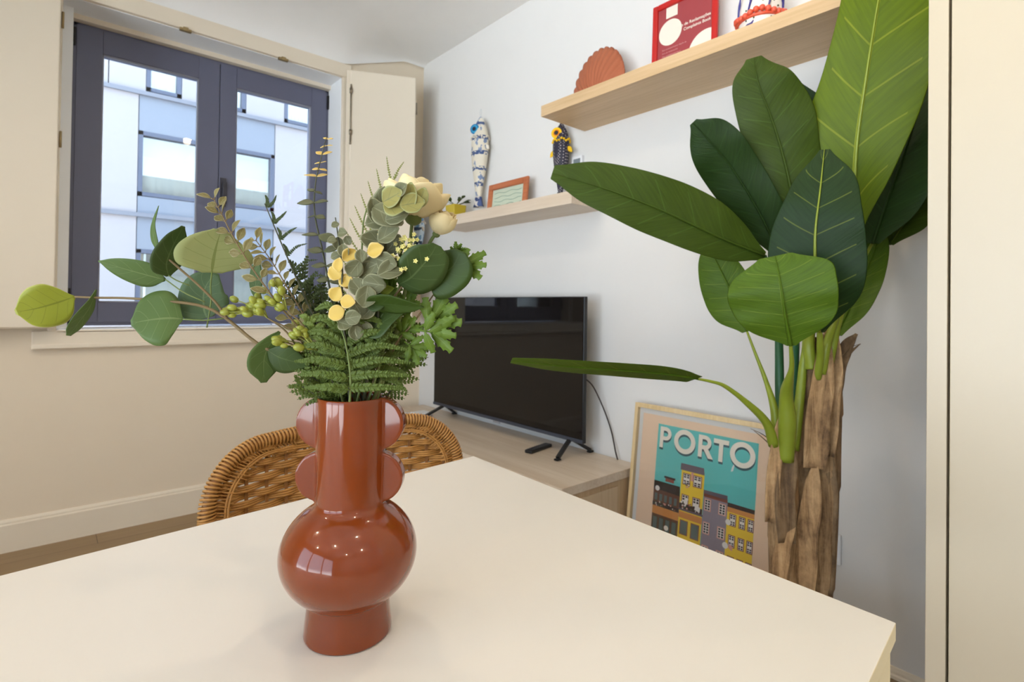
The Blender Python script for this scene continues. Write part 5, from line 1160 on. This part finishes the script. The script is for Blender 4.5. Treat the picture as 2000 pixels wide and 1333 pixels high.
# potted plant on the lower shelf
pp2 = thing('potted_plant', (1.875, 2.700, 1.6502), 'tiny dark leaved plant in a square mustard yellow pot on the lower shelf', 'plant')
bm = B(); cpt = Vector((1.875, 2.700, 1.6502)); a0, a1, hh = .040, .047, .088
v0 = [bm.verts.new(cpt + Vector((sx * a0, sy * a0, 0))) for sx, sy in ((-1, -1), (1, -1), (1, 1), (-1, 1))]; v1 = [bm.verts.new(cpt + Vector((sx * a1, sy * a1, hh))) for sx, sy in ((-1, -1), (1, -1), (1, 1), (-1, 1))]
bm.faces.new(v0[::-1]); bm.faces.new(v1)
for i in range(4): bm.faces.new((v0[i], v0[(i + 1) % 4], v1[(i + 1) % 4], v1[i]))
obj('pot', bm, mat('mustard_glaze', (196, 172, 46), .4), pp2, smooth=False, mods=BEV(.005, 3))
rnd = random.Random(9)
for k in range(11):
    a = rnd.uniform(0, 6.28); e = rnd.uniform(.3, 1.0); d = Vector((math.cos(a) * math.cos(e), math.sin(a) * math.cos(e), math.sin(e))); q = cpt + UZ * hh; L = rnd.uniform(.03, .075)
    bm = B(); tube(bm, [q, q + d * L], .0016, 5, 4, mi=1); leaf3(bm, q + d * L, d + Vector((rnd.uniform(-.4, .4), rnd.uniform(-.4, .4), 0)), .042, .011, UZ + Vector((rnd.uniform(-.5, .5), rnd.uniform(-.5, .5), 0)), bend=.2, nu=8, nv=4)
    obj('leaf', bm, [m_dark, stem_dk], pp2, mods=SOL(.001))
# terracotta scallop shell
shl = B(); cc = Vector((1.885, 1.600, 2.0485)); nr, na = 22, 96; rows = []
for i in range(nr + 1):
    u = i / nr; row = []
    for j in range(na + 1):
        v = j / na * 2 - 1; a = v * 1.12; rib = 2 * abs(math.cos(v * PI * 6.5)) - 1; rad = .030 + u * (.247 - .022 * abs(v) ** 2.5 * 2.0) + (.0034 * rib * u ** 3)
        y = -math.sin(a) * rad * .70; z = math.cos(a) * rad - .012 + .0; th_ = .046 * math.sin(PI * min(1, u * .93 + .05)) * (1 - .6 * v * v) + .0036 * rib * u ** .8
        row.append(shl.verts.new(cc + Vector((-th_ + z * .10, y, max(0.0, z)))))
    rows.append(row)
for a, b_ in zip(rows, rows[1:]):
    for j in range(na): shl.faces.new((a[j], a[j + 1], b_[j + 1], b_[j]))
tag(obj('scallop_shell', shl, mat('terracotta_matt', (172, 98, 66), .75, vary=.06, bump=.2, bscale=160), mods=SOL(.010)), 'terracotta scallop shell ornament standing upright on the upper shelf', 'ornament')
# red notice frame
redm = mat('red_frame_paint', (190, 30, 26), .35); redp = mat('dusty_red_paper', (158, 62, 66), .6, vary=.03); whp = mat('notice_white', (236, 226, 212), .7)
fr2, P, N_ = picture('notice_frame', 'red framed notice for complaints with white circles, standing on the upper shelf', (1.925, 1.186, 2.0483), .292, .352, .016, .0235, redm, redp, lean=.03)
# picture coordinates: a from the middle to the right, b up
def disc(name, a, b, r, clip=None):
    bm = B(); pts = [(a + r * math.cos(2 * PI * i / 48), b + r * math.sin(2 * PI * i / 48)) for i in range(48)]
    if clip: pts = [(min(p[0], clip[0]), max(p[1], clip[1])) for p in pts]
    bm.faces.new([bm.verts.new(P(x, y, .0064)) for x, y in pts]); obj(name, bm, whp, fr2, smooth=False)
def sheet(name, a0, b0, a1, b1): bm = B(); bm.faces.new([bm.verts.new(P(x, y, .0064)) for x, y in ((a0, b0), (a1, b0), (a1, b1), (a0, b1))]); obj(name, bm, whp, fr2, smooth=False)
sheet('white_square', -.085, .282, -.032, .327)
disc('white_circle', -.064, .220, .0535); disc('white_circle', .100, .094, .078, clip=(.1225, .0235))
def text(body, a, b, size, m, par, right=True):
    cu = bpy.data.curves.new('lettering', 'FONT'); cu.body = body; cu.size = size; cu.align_x = 'RIGHT' if right else 'LEFT'; cu.extrude = .0002; cu.offset = size * .012
    o = bpy.data.objects.new('lettering', cu); COL.objects.link(o); U = (P(1, 0) - P(0, 0)); V = (P(0, 1) - P(0, 0)); q = P(a, b, .0070)
    M_ = Matrix.Identity(4); Zt = U.cross(V)
    for i, vv in enumerate((U, V, Zt)):
        for r in range(3): M_[r][i] = vv[r]
    for r in range(3): M_[r][3] = q[r]
    dg = bpy.context.evaluated_depsgraph_get(); me = bpy.data.meshes.new_from_object(o.evaluated_get(dg)); bpy.data.objects.remove(o)
    me.transform(Matrix.Translation(-ORG[par.name]) @ M_); ob = bpy.data.objects.new('lettering', me); COL.objects.link(ob); ob.parent = par; me.materials.clear(); me.materials.append(m); return ob
text('Livro de Reclamações', .116, .222, .0178, whp, fr2); text('Complaints Book', .116, .202, .0168, whp, fr2)
for k in range(5): text(['Este estabelecimento dispõe de', 'livro de reclamações', 'This establishment has a', 'complaints book', 'available'][k], -.100, .150 - k * .014, .0088, mat('notice_pink_print', (206, 140, 138), .7), fr2, right=False)
# painted ceramic ornament
jg = thing('painted_ornament', (1.875, .855, 2.0482), 'white ceramic ornament painted with coral beads and blue strokes at the top of the photo', 'ornament')
jc = Vector((1.875, .855, 2.0482)); cer = mat('ceramic_white', (240, 234, 226), .2, coat=.5)
bm = B(); lathe(bm, [(.0002, 0), (.052, 0), (.062, .03), (.072, .075), (.070, .13), (.058, .19), (.050, .25), (.060, .29), (.055, .29), (.044, .25), (.0002, .24)], jc, 48); obj('body', bm, cer, jg)
coral = mat('coral_glaze', (226, 92, 66), .3); cob = mat('cobalt_glaze', (58, 54, 130), .3); dg_ = mat('dark_green_glaze', (52, 70, 44), .3)
for i in range(26):
    a = 2 * PI * i / 26; bm = B(); ball(bm, jc + Vector((math.cos(a) * .078, math.sin(a) * .078, .094 + .006 * math.sin(a * 4))), .0105, 10); obj('coral_bead', bm, coral, jg)
bm = B(); tube(bm, [jc + Vector((math.cos(2 * PI * i / 40) * .0725, math.sin(2 * PI * i / 40) * .0725, .084)) for i in range(41)], .006, 8); obj('coral_band', bm, coral, jg)
for k in range(7):
    a0 = k * .9; bm = B(); tube(bm, [jc + Vector((math.cos(a0 + i * .09) * (.066 + .0012 * (4 - abs(i - 4))), math.sin(a0 + i * .09) * (.066 + .0012 * (4 - abs(i - 4))), .046 + .004 * i + .006 * math.sin(i))) for i in range(9)], [.002, .0045, .001], 6, 20); obj('blue_stroke', bm, cob, jg)
    bm = B(); tube(bm, [jc + Vector((math.cos(a0 + .3 + i * .05) * (.0735 - .001 * i), math.sin(a0 + .3 + i * .05) * (.0735 - .001 * i), .105 + .014 * i)) for i in range(7)], [.003, .005, .001], 6, 20); obj('blue_stroke', bm, cob, jg)
rnd = random.Random(1)
for k in range(24):
    a = rnd.uniform(PI * .9, PI * 1.5); z = rnd.uniform(.05, .16); bm = B(); ball(bm, jc + Vector((math.cos(a) * .0715, math.sin(a) * .0715, z)), .0032, 6); obj('green_dot', bm, dg_, jg)
